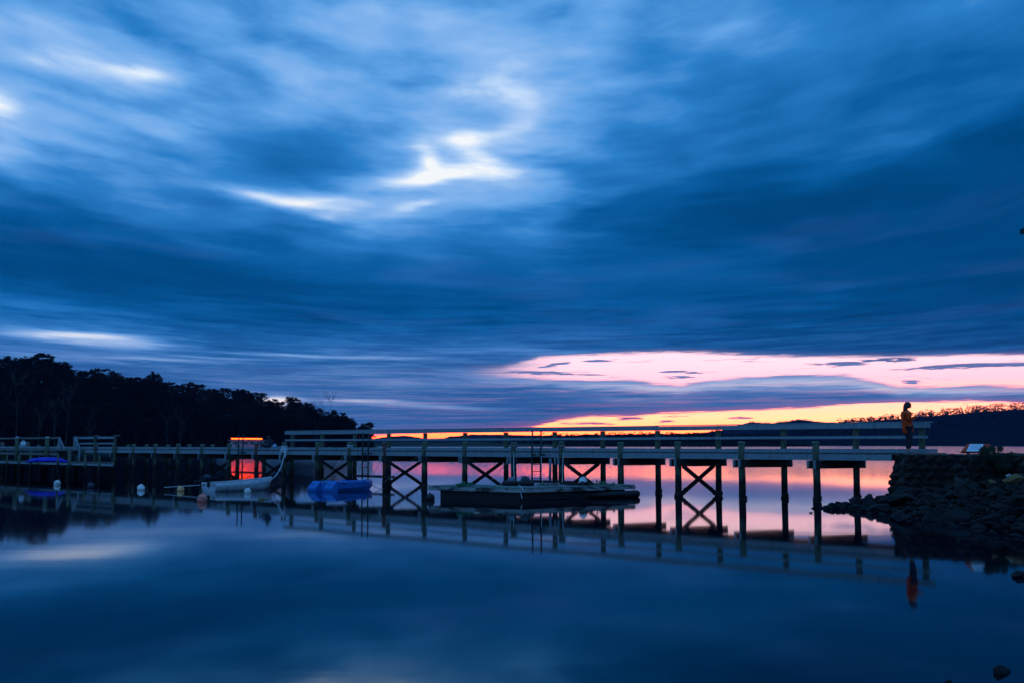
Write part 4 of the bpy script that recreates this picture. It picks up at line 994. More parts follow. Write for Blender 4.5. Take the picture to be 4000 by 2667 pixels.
# ------------------------------------------------------------------ stone wall, headland, rubble
def rockmesh(name, seed, m, flat=.7, npt=15, bev=.045):
    rnd = random.Random(seed); bm = bmesh.new()
    for k in range(npt):
        v = V((rnd.gauss(0, 1), rnd.gauss(0, 1), rnd.gauss(0, 1))).normalized(); v *= rnd.uniform(.82, 1.1)
        bm.verts.new((v.x, v.y * .85, v.z * flat))
    bmesh.ops.convex_hull(bm, input=bm.verts)
    bmesh.ops.delete(bm, geom=[v for v in bm.verts if not v.link_faces], context='VERTS')
    bmesh.ops.bevel(bm, geom=list(bm.edges), offset=.09, segments=1, affect='EDGES', clamp_overlap=True)
    bmesh.ops.triangulate(bm, faces=bm.faces); bmesh.ops.subdivide_edges(bm, edges=bm.edges, cuts=1)
    for v in bm.verts: v.co += v.co.normalized() * (mnoise.noise(v.co * 2.3 + V((seed, 0, 0))) * .10 + mnoise.noise(v.co * 6 + V((0, seed, 0))) * .03)
    me = bpy.data.meshes.new(name); bm.to_mesh(me); bm.free(); me.materials.append(m); return me
def make_wall():
    T = thing('stone_wall', (0, 0, 0), 'mortared wall of rounded dark boulders at the landward end of the jetty', 'wall')
    c0 = 35.98; s0 = onl(c0, 3470, 1.).dot(DJ); sR = s0 - 16
    zt = 1.66
    # core: battered block
    mb = MB()
    def q(c, s, z): return pt(c, s, z)
    bt = .22
    vs = [q(c0 - bt, s0 + .12, -.6), q(c0 - bt, sR, -.6), q(c0 + 3.4, sR, -.6), q(c0 + 3.4, s0 + .12, -.6), q(c0 + .06, s0 - .25, zt), q(c0 + .06, sR, zt), q(c0 + 3.2, sR, zt), q(c0 + 3.2, s0 - .25, zt)]
    mb.add(vs, [(3, 2, 1, 0), (4, 5, 6, 7), (0, 1, 5, 4), (1, 2, 6, 5), (2, 3, 7, 6), (3, 0, 4, 7)]); mb.build('mortar_core', M_MORTAR, T)
    rnd = random.Random(11); bm = bmesh.new(); stones = [rockmesh('st', 50 + i, M_STONE, .9, 22, .09) for i in range(7)]
    def put(me, M):
        tmp = bmesh.new(); tmp.from_mesh(me); bmesh.ops.transform(tmp, matrix=M, verts=tmp.verts)
        m2 = bpy.data.meshes.new('t'); tmp.to_mesh(m2); tmp.free(); bm.from_mesh(m2); bpy.data.meshes.remove(m2)
    ang = atan2(DJ.y, DJ.x)
    z = -.1
    row = 0
    while z < zt - .2:
        h = rnd.uniform(.22, .32) if z < zt - .48 else zt + .03 - z; s = s0 + .12 - .37 * max(0, z) / zt * 1.0 + rnd.uniform(-.05, .1)
        while s > sR:
            w = rnd.uniform(.24, .52); zz = z + h / 2 + rnd.uniform(-.04, .04)
            cc = c0 - bt + (bt + .06) * max(zz, -.3) / zt
            p = q(cc + .05, s - w / 2, zz)
            M = Matrix.Translation(p) @ Matrix.Rotation(ang, 4, 'Z') @ Matrix.Rotation(rnd.uniform(-.35, .35), 4, 'Y') @ Matrix.Diagonal((w * .53, rnd.uniform(.13, .2), h * .54, 1)) @ Matrix.Rotation(rnd.uniform(0, 6), 4, 'Y')
            put(rnd.choice(stones), M); s -= w * .98
        # left flank of the wall
        c = c0 + .05
        while c < c0 + 3.2:
            w = rnd.uniform(.25, .5); zz = z + h / 2 + rnd.uniform(-.04, .04)
            p = q(c + w / 2, s0 + .12 - .37 * max(zz, 0) / zt - .03, zz)
            M = Matrix.Translation(p) @ Matrix.Rotation(ang, 4, 'Z') @ Matrix.Rotation(rnd.uniform(-.3, .3), 4, 'X') @ Matrix.Diagonal((rnd.uniform(.13, .2), w * .53, h * .54, 1)) @ Matrix.Rotation(rnd.uniform(0, 6), 4, 'X')
            put(rnd.choice(stones), M); c += w
        z += h * .95
    me = bpy.data.meshes.new('stones'); bm.to_mesh(me); bm.free(); me.materials.clear(); me.materials.append(M_STONE)
    o = bpy.data.objects.new('stones', me); COLL.objects.link(o); o.parent = T
    # headland top behind the wall
    E = MB(); 
    def g(X, Y):
        return 1.70 + .05 * mnoise.noise(V((X * .9, Y * .9, 3))) + .03 * mnoise.noise(V((X * 3, Y * 3, 1)))
    ns, nc = 60, 26; vs = []
    for i in range(ns + 1):
        s = s0 - .30 - 15.7 * (i / ns); dep = 3.05 + 9 * max(0, (i / ns - .22)) ** 1.0
        for j in range(nc + 1):
            c = c0 + .10 + dep * j / nc; p = q(c, s, 0); zz = g(p.x, p.y) if 0 < j < nc else 1.62
            ramp = max(0, (i / ns - .33)) * .10
            vs.append((p.x, p.y, zz + (ramp if j > 0 else 0) - (.06 if i < 9 else 0) * (1 - i / 9 if i < 9 else 0)))
    n = nc + 1; E.add(vs, [(i * n + j, (i + 1) * n + j, (i + 1) * n + j + 1, i * n + j + 1) for i in range(ns) for j in range(nc)])
    o = E.build('headland_ground', M_EARTH, None, True); tag(o, kind='structure')
    me = o.data; me.flip_normals()
    # skirt under the far side of the headland
    K = MB()
    for i in range(ns): a, b = V(vs[i * n + nc]), V(vs[(i + 1) * n + nc]); K.add([a, b, b + V((.5, .6, -2.3)), a + V((.5, .6, -2.3))], [(0, 1, 2, 3)])
    k = K.build('headland_bank', M_EARTH, None); tag(k, kind='structure')
    # grass
    G = MB(); rg = random.Random(6)
    for k in range(9000):
        t = rg.random(); i = .20 + t * .8; s = s0 - .3 - 15.7 * i; dep = 3.05 + 9 * max(0, i - .22); c = c0 + .02 + dep * rg.random() ** 2.2
        if i < .3 and rg.random() > (i - .18) / .12: continue
        p = q(c, s, 0); z = 1.67 + .05 * mnoise.noise(V((p.x * .9, p.y * .9, 3))) + max(0, (i - .33)) * .10; h = rg.uniform(.03, .09) * (1.5 if mnoise.noise(V((p.x * .8, p.y * .8, 9))) > .1 else .9); a = rg.uniform(0, 6.3); w = .008
        d = V((cos(a), sin(a), 0)); ln = V((rg.uniform(-.04, .04), rg.uniform(-.04, .04), 0))
        G.add([(p.x - d.x * w, p.y - d.y * w, z), (p.x + d.x * w, p.y + d.y * w, z), (p.x + ln.x, p.y + ln.y, z + h)], [(0, 1, 2)])
    o = G.build('grass', M_GRASS, None); tag(o, 'short dark green grass along the top of the stone wall', 'grass', kind='stuff')
make_wall()
def leafball(mb, rnd, c, r, n, sz, sq=(1, 1, 1)):
    for k in range(n):
        v = V((rnd.gauss(0, 1), rnd.gauss(0, 1), rnd.gauss(0, 1))).normalized() * (rnd.random() ** .4) * r
        p = V(c) + V((v.x * sq[0], v.y * sq[1], v.z * sq[2])); a = V((rnd.gauss(0, 1), rnd.gauss(0, 1), rnd.gauss(0, 1))).normalized(); b = a.orthogonal().normalized(); s = sz * rnd.uniform(.5, 1.3)
        mb.add([p - a * s, p + b * s * .45, p + a * s, p - b * s * .45], [(0, 1, 2, 3)])
def make_shrub():
    P = PY(3893, 1762, 35.6); T = thing('shrub', (P.x, P.y, 1.2), 'dense dark green shrub hanging down over the stone wall beside the sign', 'shrub')
    rnd = random.Random(8); mb = MB()
    for k in range(44):
        px = rnd.uniform(3842, 3955); y = rnd.uniform(1762, 1835); y = min(y, 1752 + 95 * (1 - abs(px - 3905) / 70)) if rnd.random() < .9 else y
        p = PY(px, y, rnd.uniform(35.0, 35.7)) - V((P.x, P.y, 1.2)); leafball(mb, rnd, p, rnd.uniform(.12, .2), 150, .032)
    for k in range(16):
        p = PY(rnd.uniform(3838, 3915), rnd.uniform(1746, 1760), rnd.uniform(35.8, 36.6)) - V((P.x, P.y, 1.2)); leafball(mb, rnd, p, .1, 90, .03)
    lpart(mb, 'foliage', M_SHRUB, T)
    mb = MB()
    for k in range(7): a = V((rnd.uniform(-.15, .15), .3, .45)); mb.tube([a, a + V((rnd.uniform(-.2, .2), -.25, -.1)), a + V((rnd.uniform(-.3, .3), -.4, -.5))], [.02, .015, .006], 5)
    lpart(mb, 'stems', M_BARK, T)
make_shrub()
def ground_z(X, Y):
    if Y < 33: Xs = 11.25 + (0.02 * (33 - Y))
    elif Y < 36.4: Xs = 11.25 - (Y - 33) / 3.4 * 1.45
    else: Xs = 9.8 + (Y - 36.4) * 1.1
    k = .27 if Y < 33 else .27 - .10 * min(1, (Y - 33) / 3)
    return max(-.8, min(1.1, (X - Xs) * k))
def make_rubble():
    B = MB(); nx, ny = 44, 70; vs = []
    for j in range(ny + 1):
        Y = 12 + 28.5 * j / ny
        for i in range(nx + 1):
            X = 8.2 + 17 * i / nx; vs.append((X, Y, ground_z(X, Y) - .10 + .07 * mnoise.noise(V((X * 2, Y * 2, 0)))))
    B.add(vs, [(j * (nx + 1) + i, j * (nx + 1) + i + 1, (j + 1) * (nx + 1) + i + 1, (j + 1) * (nx + 1) + i) for j in range(ny) for i in range(nx)])
    o = B.build('shore_ground', mat('wet_gravel', (.005, .005, .005), .8, (.003, .003, .003), 8., bump=.8), None, True); tag(o, kind='structure')
    rnd = random.Random(21); meshes = [rockmesh('shore_rock', 100 + i, M_ROCK, .62) for i in range(10)]
    def putrock(x, y, z, s, rot=None, me=None, label=None, cat='rock', group='dark rocks of the rubble shore'):
        o = bpy.data.objects.new('shore_rock', me or rnd.choice(meshes)); COLL.objects.link(o); o.location = (x, y, z)
        o.rotation_euler = rot or (rnd.uniform(-.4, .4), rnd.uniform(-.4, .4), rnd.uniform(0, 6.28)); o.scale = (s, s * rnd.uniform(.7, 1.), s * rnd.uniform(.7, 1.))
        tag(o, label or 'dark angular rock lying in the rubble shore below the stone wall', cat, group); return o
    wallY = lambda X: (35.75 - NJ.x * X) / NJ.y
    pts = []; cnt = 0; tries = 0
    while cnt < 275 and tries < 9000:
        tries += 1; X = rnd.uniform(9.6, 18.5); Y = rnd.uniform(20.5, 39.)
        if Y > wallY(X) - .1: continue
        z = ground_z(X, Y)
        if z < -.12 or X / Y > .475: continue
        s = rnd.uniform(.10, .34) if rnd.random() < .78 else rnd.uniform(.34, .6)
        if Y < 27: s *= .75
        if any((X - a) ** 2 + (Y - b) ** 2 < (.62 * (s + c)) ** 2 for a, b, c in pts): continue
        pts.append((X, Y, s)); u = CX + F * X / Y
        where = 'below the end of the handrail' if u < 3620 else 'below the sign' if u < 3810 else 'below the hanging shrub' if u < 3920 else 'at the right edge of the photo'
        lv = 'half wet' if z < .12 else 'dark' if z < .6 else 'dry' if z < .95 else 'topmost'
        putrock(X, Y, z + s * .05, s, label=('large ' if s > .38 else 'small ' if s < .24 else 'medium ') + lv + ' rubble rock ' + where); cnt += 1
    # spit: boulders standing at the left tip, from the photograph
    for (px, yb, w, hh, Y, lb) in ((3228, 1976, 18, 6, 36.4, 'lowest flat rock at the very tip of the rocky spit'), (3246, 1972, 22, 14, 36.5, 'pointed small rock second from the tip of the spit'), (3285, 1968, 30, 22, 36.8, 'rounded rock third from the tip of the spit'),
                               (3338, 1955, 33, 22, 37.2, 'largest rounded boulder on the rocky spit'), (3394, 1948, 22, 28, 37.3, 'upright rounded boulder between the two piles and the wall on the spit'), (3428, 1955, 26, 26, 37.4, 'boulder on the spit nearest the wall corner')):
        p = PY(px, yb, Y); s = w / F * Y
        o = putrock(p.x, p.y, max(p.z, .02), s, (0, 0, rnd.uniform(0, 6)), label=lb, group='boulders of the rocky spit'); o.scale = (s, s, hh / w * s * 1.35)
    # lone rocks in the near water
    for (px, y, s, lb) in ((3982, 2252, .20, 'dark rock poking out of the calm water at the right edge of the photo'), (3925, 2627, .115, 'pointed dark rock in the nearest water at the bottom right'), (3705, 2672, .05, 'tip of a small rock at the bottom edge of the photo'), (3168, 2003, .075, 'tiny flat rock tip just breaking the water left of the last near pile')):
        p = PZ(px, y, 0); o = putrock(p.x, p.y, .02, s, (0, 0, .6), label=lb, group='lone rocks in open water')
        if px == 3168: o.scale.z = .04
        if px == 3925: o.scale = (.13, .1, .15); o.location.z = .0
    oc = rockmesh('shore_rock', 301, M_ROCKO, .6); wc = rockmesh('shore_rock', 302, M_ROCKP, .5)
    p = PY(3955, 1868, 31.5); putrock(p.x, p.y, p.z, .30, me=oc, label='rock covered with orange lichen near the right edge of the rubble shore')
    p = PY(3875, 1880, 31.5); putrock(p.x, p.y, p.z, .13, me=oc, label='small rock with orange lichen left of the larger orange one')
    p = PY(3938, 1855, 31.8); o = putrock(p.x, p.y, p.z, .085, me=wc, label='small pale rock beside the orange rock'); 
make_rubble()
def make_sign():
    P = PY(3812, 1753, 37.2); T = thing('sign', (P.x, P.y, 1.66), 'low sloping information sign with pale panel on a rust-brown board on the headland', 'sign')
    f = 37.2 / F
    def q(px, y, d): v = PY(px, y, 37.2 + d) - V((P.x, P.y, 1.70)); return v
    bl, br, tr, tl = q(3753, 1757, 0), q(3858, 1757, 0), q(3868, 1727, .45), q(3778, 1727, .45)
    th = V((.0, .04, -.05))
    def slab(ps, name, m, th):
        mb = MB(); n = len(ps); mb.add(list(ps) + [p + th for p in ps], [tuple(range(n)), tuple(reversed(range(n, 2 * n)))] + [(i, i + n, (i + 1) % n + n, (i + 1) % n) for i in range(n)]); return lpart(mb, name, m, T)
    slab([bl, br, tr, tl], 'board', M_SIGNB, th)
    up = V((0, -.012, .008))
    a, b, c, d = bl.lerp(br, .20), bl.lerp(br, .76), tl.lerp(tr, .70), tl.lerp(tr, .12)
    d = d.lerp(a, .05); c = c.lerp(b, .05)
    slab([a + up, b + up, c + up, d + up], 'panel', M_SIGNW, -up * .8)
    mb = MB(); u2 = up * 1.25; rnd = random.Random(2)
    for k in range(8):
        t = .12 + k * .1; l, r_ = d.lerp(a, t), c.lerp(b, t); x = .12
        while x < .84:
            w = rnd.uniform(.02, .07); p0, p1 = l.lerp(r_, x), l.lerp(r_, min(x + w, .88)); mb.beam(p0 + u2, p1 + u2, .003, .008); x += w + .02
        if k == 0: continue
    lpart(mb, 'text_lines', M_INK, T)
    slab([br, q(3885, 1757, .5), tr + V((.03, .1, 0)), tr], 'side_board', M_SHED, V((.03, .03, 0)))
    for s in (.15, .85):
        p = bl.lerp(br, s).lerp(tl.lerp(tr, s), .6); mb = MB(); mb.beam(p + V((0, .03, -.05)), V((p.x, p.y + .03, -.1)), .08, .08, (1, 0, 0)); lpart(mb, 'support_post', M_SIGNB, T)
make_sign()
def make_shed():
    Y = 26.; P = PY(3984, 898, Y); W_, D_ = 6.0, 5.0       # the far left eave corner is the one in view
    T = thing('boat_shed', (P.x + 3.0, Y - 2.5, 0), 'dark shed whose eave corner just enters the right edge of the photo', 'shed')
    o = P - T.location; b0 = V((o.x, o.y, o.z)); ph = .13
    sl = V((1, 0, .38)).normalized()
    ca = [b0, b0 + V((0, -D_, 0)), b0 + V((3, 0, 1.15)), b0 + V((3, -D_, 1.15)), b0 + V((W_, 0, 0)), b0 + V((W_, -D_, 0))]
    lo = [q - V((0, 0, ph)) for q in ca]; mb = MB()
    mb.add(ca + lo, [(0, 1, 3, 2), (2, 3, 5, 4), (6, 8, 9, 7), (8, 10, 11, 9), (0, 6, 7, 1), (4, 5, 11, 10), (0, 2, 8, 6), (2, 4, 10, 8), (1, 7, 9, 3), (3, 9, 11, 5)])
    lpart(mb, 'roof', M_SHED, T)
    mb = MB(); h = o.z - .1; mb.box((.35, .0, h / 2 + .6), (4.6, 3.8, h - 1.2)); lpart(mb, 'wall', M_SHED, T)
    mb = MB(); mb.box((.3, -1.93, 1.9), (1.0, .05, 2.0)); lpart(mb, 'door', M_TIMBER2, T)
    for x in (-1.7, 2.4):
        for y in (-1.7, 1.7): mb = MB(); mb.tube([(x, y, -.3), (x, y, .7)], .12, 8); lpart(mb, 'stump', M_PILE, T)
make_shed()
p = PZ(1022, 1950, 0)
mb = MB(); leafball(mb, random.Random(3), (0, 0, .02), .12, 60, .05, (1, .6, .25)); mb.tube([(.05, 0, .02), (.3, .05, .02)], .015, 6); o = mb.build('floating_weed', M_DEBRIS, None); o.location = (p.x, p.y, 0); tag(o, 'scrap of yellowed weed floating right of the pink buoy', 'weed')

# ------------------------------------------------------------------ wooded bank on the left
PROF = [(-400,1395),(0,1402),(40,1400),(120,1405),(160,1392),(190,1420),(250,1424),(300,1432),(350,1442),(400,1452),(450,1458),(480,1462),(540,1465),(600,1470),(640,1482),(700,1498),(768,1507),(812,1520),(853,1527),(911,1522),(952,1537),(982,1528),(1027,1539),(1064,1548),(1098,1560),(1142,1550),(1176,1573),(1203,1583),(1231,1594),(1258,1618),(1290,1612),(1322,1607),(1346,1614),(1367,1640),(1384,1668),(1407,1655),(1431,1656),(1448,1676)]
def prof(x):
    for (a, b) in zip(PROF[:-1], PROF[1:]):
        if a[0] <= x <= b[0]: return a[1] + (b[1] - a[1]) * (x - a[0]) / (b[0] - a[0])
    return PROF[0][1] if x < PROF[0][0] else 1745
def bankY(x): return 480 + 210 * max(0, min(1, (x + 400) / 1886.))
def make_hill():
    mb = MB(); nx, ny = 60, 16; vs = []
    for i in range(nx + 1):
        x = -900 + (1486 + 900) * i / nx; Yb = bankY(x)
        for j in range(ny + 1):
            t = j / ny; Y = Yb + 230 * t; top = max(0, (1737 - prof(x)) - 105) / F * (Yb + 130)       # ground height under ridge trees
            z = -.4 + (top + 2.5) * (1 - (1 - min(1, t / .55)) ** 1.6) - 6 * max(0, t - .7) + 1.2 * mnoise.noise(V((x * .02, t * 5, 0)))
            if x > 1440: z = -.4 + 2.2 * (1486 - x) / 46 * sin(pi * t)
            if j == 0: z = -.4
            vs.append((XY(x, Y, 1), Y, z))
    n = ny + 1; mb.add(vs, [(i * n + j, (i + 1) * n + j, (i + 1) * n + j + 1, i * n + j + 1) for i in range(nx) for j in range(ny)])
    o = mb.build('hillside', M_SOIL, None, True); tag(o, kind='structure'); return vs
make_hill()
def hz(x, Y):
    Yb = bankY(x); t = (Y - Yb) / 230.; top = max(0, (1737 - prof(x)) - 105) / F * (Yb + 130)
    return -.4 + (top + 2.5) * (1 - (1 - min(1, max(0, t) / .55)) ** 1.6)
def tree_meshes(seed, h=17., nl=16, leaf=.5, spread=5., lps=110):
    rnd = random.Random(seed); tr = MB(); cr = MB()
    base = V((0, 0, -.5)); p = base; pts = [p]; r0 = .32
    lean = V((rnd.uniform(-.08, .08), rnd.uniform(-.08, .08), 0))
    for k in range(5): p = p + V((0, 0, h * .16)) + lean * h * .15 + V((rnd.uniform(-.3, .3), rnd.uniform(-.3, .3), 0)); pts.append(p)
    tr.tube(pts, [r0, r0 * .85, r0 * .7, r0 * .55, r0 * .4, r0 * .25], 6)
    for k in range(nl):
        t = rnd.uniform(.16, 1.0); idx = min(4, int(t * 5)); a = pts[idx].lerp(pts[idx + 1], t * 5 - idx if idx < 5 else 1)
        ang = rnd.uniform(0, 2 * pi); out = spread * rnd.uniform(.35, 1.) * (1.15 - .6 * t); top = min(h * .97, a.z + h * rnd.uniform(.10, .28))
        e = V((a.x + cos(ang) * out, a.y + sin(ang) * out, top)); m = a.lerp(e, .5) + V((0, 0, -.3)) + V((rnd.uniform(-.3, .3), 0, 0))
        tr.tube([a, m, e], [r0 * .32, r0 * .2, r0 * .08], 4)
        for q in range(rnd.randint(2, 4)):
            c = e + V((rnd.gauss(0, 1.), rnd.gauss(0, 1.), rnd.uniform(-.6, .7))); rr = rnd.uniform(.8, 1.6)
            leafball(cr, rnd, c, rr, int(lps * rr / 1.2 / 3), leaf, (1, 1, .55))
    return tr, cr
def build_tree(name, seed, cat, label, group, **kw):
    tr, cr = tree_meshes(seed, **kw); T = thing(name, (0, 0, 0), label, cat, group)
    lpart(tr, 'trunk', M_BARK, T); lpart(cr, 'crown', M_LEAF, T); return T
GT = 'eucalyptus trees of the dark wooded bank'
LT = 'dark feathery eucalyptus in the black wood on the left bank'
protos = [build_tree('eucalyptus_tree', 10 + i, 'tree', LT, GT, spread=4.6 + .6 * (i % 3), nl=24 + 3 * (i % 3), leaf=.42, lps=120) for i in range(6)]
used = set()
ANCH = [(60, 'the far-left platform posts'), (150, 'the blue kayak'), (230, 'the landing stair'), (310, 'the handrail bay'), (400, 'the right end of the handrail bay'), (500, 'the first bare jetty piles'), (600, 'the jetty piles left of the dinghy'), (700, 'the cream buoy'), (800, 'the dinghy stern'),
        (900, 'the left end of the red light'), (1000, 'the right end of the red light'), (1090, 'the seated hooded person'), (1170, 'the start of the long handrail'), (1260, 'the blue dinghy stern'), (1350, 'the blue dinghy middle'), (9999, 'the blue dinghy bow')]
def tlabel(x, row):
    a = [n for l, n in ANCH if x < l][0]
    return ('skyline eucalyptus crown directly above ' if row == 0 else 'lower eucalyptus on the wooded slope above ' if row == 1 else 'eucalyptus at the foot of the bank above ') + a
def place_tree(x, ytop, Y, rnd, label=None, group=None, wide=1.):
    """tree whose tip reaches photo row ytop at column x, depth Y"""
    zb = hz(x, Y) if x < 1446 else .3
    zt_ = PY(x, ytop, Y).z; H = max(5., zt_ - zb); i = rnd.randrange(6); s = H / 16.5; X = XY(x, Y, 10)
    sc = (min(s, 1.35) * wide * rnd.uniform(.9, 1.2),) * 2 + (s,)
    if i not in used:
        used.add(i); T = protos[i]; T.location = (X, Y, zb); T.scale = sc; T.rotation_euler = (0, 0, rnd.uniform(0, 6))
        if label: T['label'] = label
        if group: T['group'] = group
    else: dup(protos[i], (X, Y, zb), rnd.uniform(0, 6.28), sc, label, group)
rnd = random.Random(77); NTREE = 0
x = -60
while x < 1452:                                   # skyline row
    Yb = bankY(x); Y = Yb + rnd.uniform(95, 130) if x < 1250 else Yb + rnd.uniform(6, 60)
    if x > 1360: Y = Yb + rnd.uniform(4, 25)
    j = rnd.uniform(-6, 20) if rnd.random() < .85 else rnd.uniform(18, 36)
    place_tree(x, prof(x) + j, Y, rnd, tlabel(x, 0)); NTREE += 1
    x += rnd.uniform(13, 22) if not (985 < x < 1110) else rnd.uniform(22, 32)
for (fr, n, hpx) in ((70, 62, 110), (40, 62, 118), (14, 70, 112)):      # rows down the slope to the water
    for k in range(n):
        x = -60 + 1490 * (k + rnd.random()) / n; Y = bankY(x) + fr + rnd.uniform(-8, 12); zb = hz(x, Y)
        if x > 1380 and fr > 30: continue
        Hm = rnd.uniform(12, 18); yt = HZ - (zb + Hm - CH) / Y * F; yt = max(yt, prof(x) + 12)
        if fr == 14 and x > 1200: yt = max(yt, prof(x) + 8)
        place_tree(x, yt, Y, rnd, tlabel(x, 2 if fr == 14 else 1)); NTREE += 1
# undergrowth mass along the bank and between the trunks
mb = MB()
for k in range(900):
    x = rnd.uniform(-80, 1450); Y = bankY(x) + rnd.uniform(0, 110); z = hz(x, Y); s = rnd.uniform(1.2, 3.2)
    if z + s > PY(x, prof(x) + 30, Y).z: s *= .6
    leafball(mb, rnd, (XY(x, Y, 3), Y, z + s * .5), s * 1.2, 34, .75, (1.2, 1.2, .8))
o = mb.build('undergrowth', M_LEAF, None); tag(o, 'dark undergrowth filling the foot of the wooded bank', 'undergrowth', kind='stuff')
mb = MB()
for k in range(500):
    x = rnd.uniform(-60, 1484); Y = bankY(x) + rnd.uniform(-3, 3); s = rnd.uniform(.3, .9); mb.ball((XY(x, Y, 0), Y, rnd.uniform(0, .4)), s, 5, 3, (1.4, 1, .5))
o = mb.build('bank_stones', mat('bank_stone', (.16, .16, .15), .9, (.08, .08, .075), .5), None); tag(o, 'pale stones along the water line of the wooded bank', 'stones', kind='stuff')
def dead_tree(x, ytop, Y, seed, label, ht=None):
    rnd = random.Random(seed); zb = hz(x, Y); H = PY(x, ytop, Y).z - zb; T = thing('dead_tree', (XY(x, Y, 5), Y, zb), label, 'tree', 'bare dead trees on the bank')
    mb = MB(); bb = MB(); pts = [V((0, 0, -.5))]; n = 6
    for k in range(n): pts.append(pts[-1] + V((rnd.uniform(-.5, .5), rnd.uniform(-.4, .4), H / n)))
    mb.tube(pts, [.26 * (1 - .85 * k / n) for k in range(n + 1)], 6); lpart(mb, 'trunk', M_DEAD, T)
    def br(p, d, L, r, dep):
        q = [p]; 
        for k in range(3): d = (d + V((rnd.uniform(-.3, .3), rnd.uniform(-.3, .3), .18))).normalized(); q.append(q[-1] + d * L / 3)
        bb.tube(q, [r, r * .8, r * .6, r * .35], 4)
        if dep: 
            for k in range(3): br(q[rnd.randint(1, 3)], (d + V((rnd.uniform(-.8, .8), rnd.uniform(-.8, .8), rnd.uniform(-.1, .5)))).normalized(), L * .6, r * .55, dep - 1)
    for k in range(10):
        i = rnd.randint(2, n); a = rnd.uniform(0, 2 * pi); br(pts[i], V((cos(a), sin(a) * .5, .7)).normalized(), H * rnd.uniform(.16, .3), .10, 2)
    lpart(bb, 'branches', M_DEAD, T)
for (x, yt, f, sd, lb) in ((1292, 1566, 30, 1, 'tall bare dead tree standing above the right end of the wooded bank'), (1236, 1570, 70, 2, 'bare dead tree crown showing left of the tallest dead one'),
                       (66, 1500, 2, 3, 'pale dead trunk farthest left in the wood'), (216, 1560, 1, 4, 'pale bare tree with drooping side branches above the landing stair'), (256, 1530, 4, 5, 'straight pale trunk right of the drooping bare tree'),
                       (350, 1620, 1, 6, 'thin pale trunk above the handrail bay'), (655, 1630, 0, 7, 'wide-branched pale bare tree at the water above the jetty middle'), (708, 1615, 0, 8, 'curved pale bare tree right of the wide-branched one'),
                       (800, 1555, 55, 9, 'pale slanting dead limb high in the wood'), (150, 1600, 3, 10, 'slim pale trunk between the two leftmost dead trees'), (1240, 1660, 2, 12, 'thin bare tree low on the bank behind the handrail start')):
    dead_tree(x, yt, bankY(x) + f, sd, lb)
def emergent(x, yt, Y, seed, label):
    tr, cr = tree_meshes(seed, nl=6, spread=2.6, lps=70); zb = hz(x, Y); H = PY(x, yt, Y).z - zb
    T = thing('eucalyptus_tree', (XY(x, Y, 5), Y, zb), label, 'tree', 'tall trees standing above the skyline'); lpart(tr, 'trunk', M_BARK, T); lpart(cr, 'crown', M_LEAF, T); T.scale = (.8, .8, H / 16.5)
emergent(604, 1452, bankY(600) + 110, 31, 'tall thin umbrella-crowned tree rising above the wooded skyline')
emergent(984, 1521, bankY(984) + 100, 32, 'slim tree poking above the skyline over the red light')
place_tree(163, 1388, bankY(160) + 110, rnd, 'large broad eucalyptus crown, highest on the left skyline', 'tall trees standing above the skyline', 1.3)
place_tree(100, 1398, bankY(100) + 115, rnd, 'feathery eucalyptus just left of the highest crown on the skyline', 'tall trees standing above the skyline', 1.)
place_tree(1432, 1655, bankY(1432) + 4, rnd, 'last rounded tree at the right tip of the wooded point', 'tall trees standing above the skyline', 1.0)
ORD = 'leftmost second third fourth fifth sixth seventh eighth ninth tenth eleventh twelfth thirteenth fourteenth fifteenth sixteenth seventeenth eighteenth nineteenth twentieth twenty-first twenty-second twenty-third twenty-fourth twenty-fifth twenty-sixth twenty-seventh twenty-eighth twenty-ninth thirtieth'.split()
def single_out():
    by = {}
    for o in bpy.data.objects:
        if o.parent is None and 'label' in o.keys() and 'category' in o.keys(): by.setdefault(o['label'], []).append(o)
    for lb, os_ in by.items():
        if len(os_) > 1:
            os_.sort(key=lambda q: q.location.x / max(q.location.y, 1))
            for k, q in enumerate(os_): q['label'] = (ORD[k] if k == 0 else ORD[min(k, 29)] + '-from-left') + ' ' + lb
single_out()

# ------------------------------------------------------------------ far shores
def ridge(name, pts, Y, depth, m, base=-1., seed=0, rough=0., step=8, kind='structure', back=1.):
    xs = []; x = pts[0][0]
    while x <= pts[-1][0]: xs.append(x); x += step
    def py(x):
        for a, b in zip(pts[:-1], pts[1:]):
            if a[0] <= x <= b[0]:
                t = (x - a[0]) / (b[0] - a[0]); t = t * t * (3 - 2 * t); return a[1] + (b[1] - a[1]) * t
        return pts[-1][1]
    mb = MB(); n = 9; vs = []
    for x in xs:
        H = PY(x, py(x), Y + depth).z
        for j in range(n):
            t = j / (n - 1); YY = Y + depth * min(1, t * 1.25) if t < .8 else Y + depth * (1 + (t - .8) * 2 * back)
            z = H * (sin(min(1, t * 1.25) * pi / 2) ** .9) if t <= .8 else H * (1 - (t - .8) * 3)
            if j == 0: z = base
            z += 0 if j in (0,) else mnoise.noise(V((x * .03, t * 6, seed))) * rough * (1 if j != 6 else .3)
            vs.append((XY(x, YY, 10), YY, z))
    mb.add(vs, [(i * n + j, (i + 1) * n + j, (i + 1) * n + j + 1, i * n + j + 1) for i in range(len(xs) - 1) for j in range(n - 1)])
    o = mb.build(name, m, None, True); tag(o, kind=kind); return py
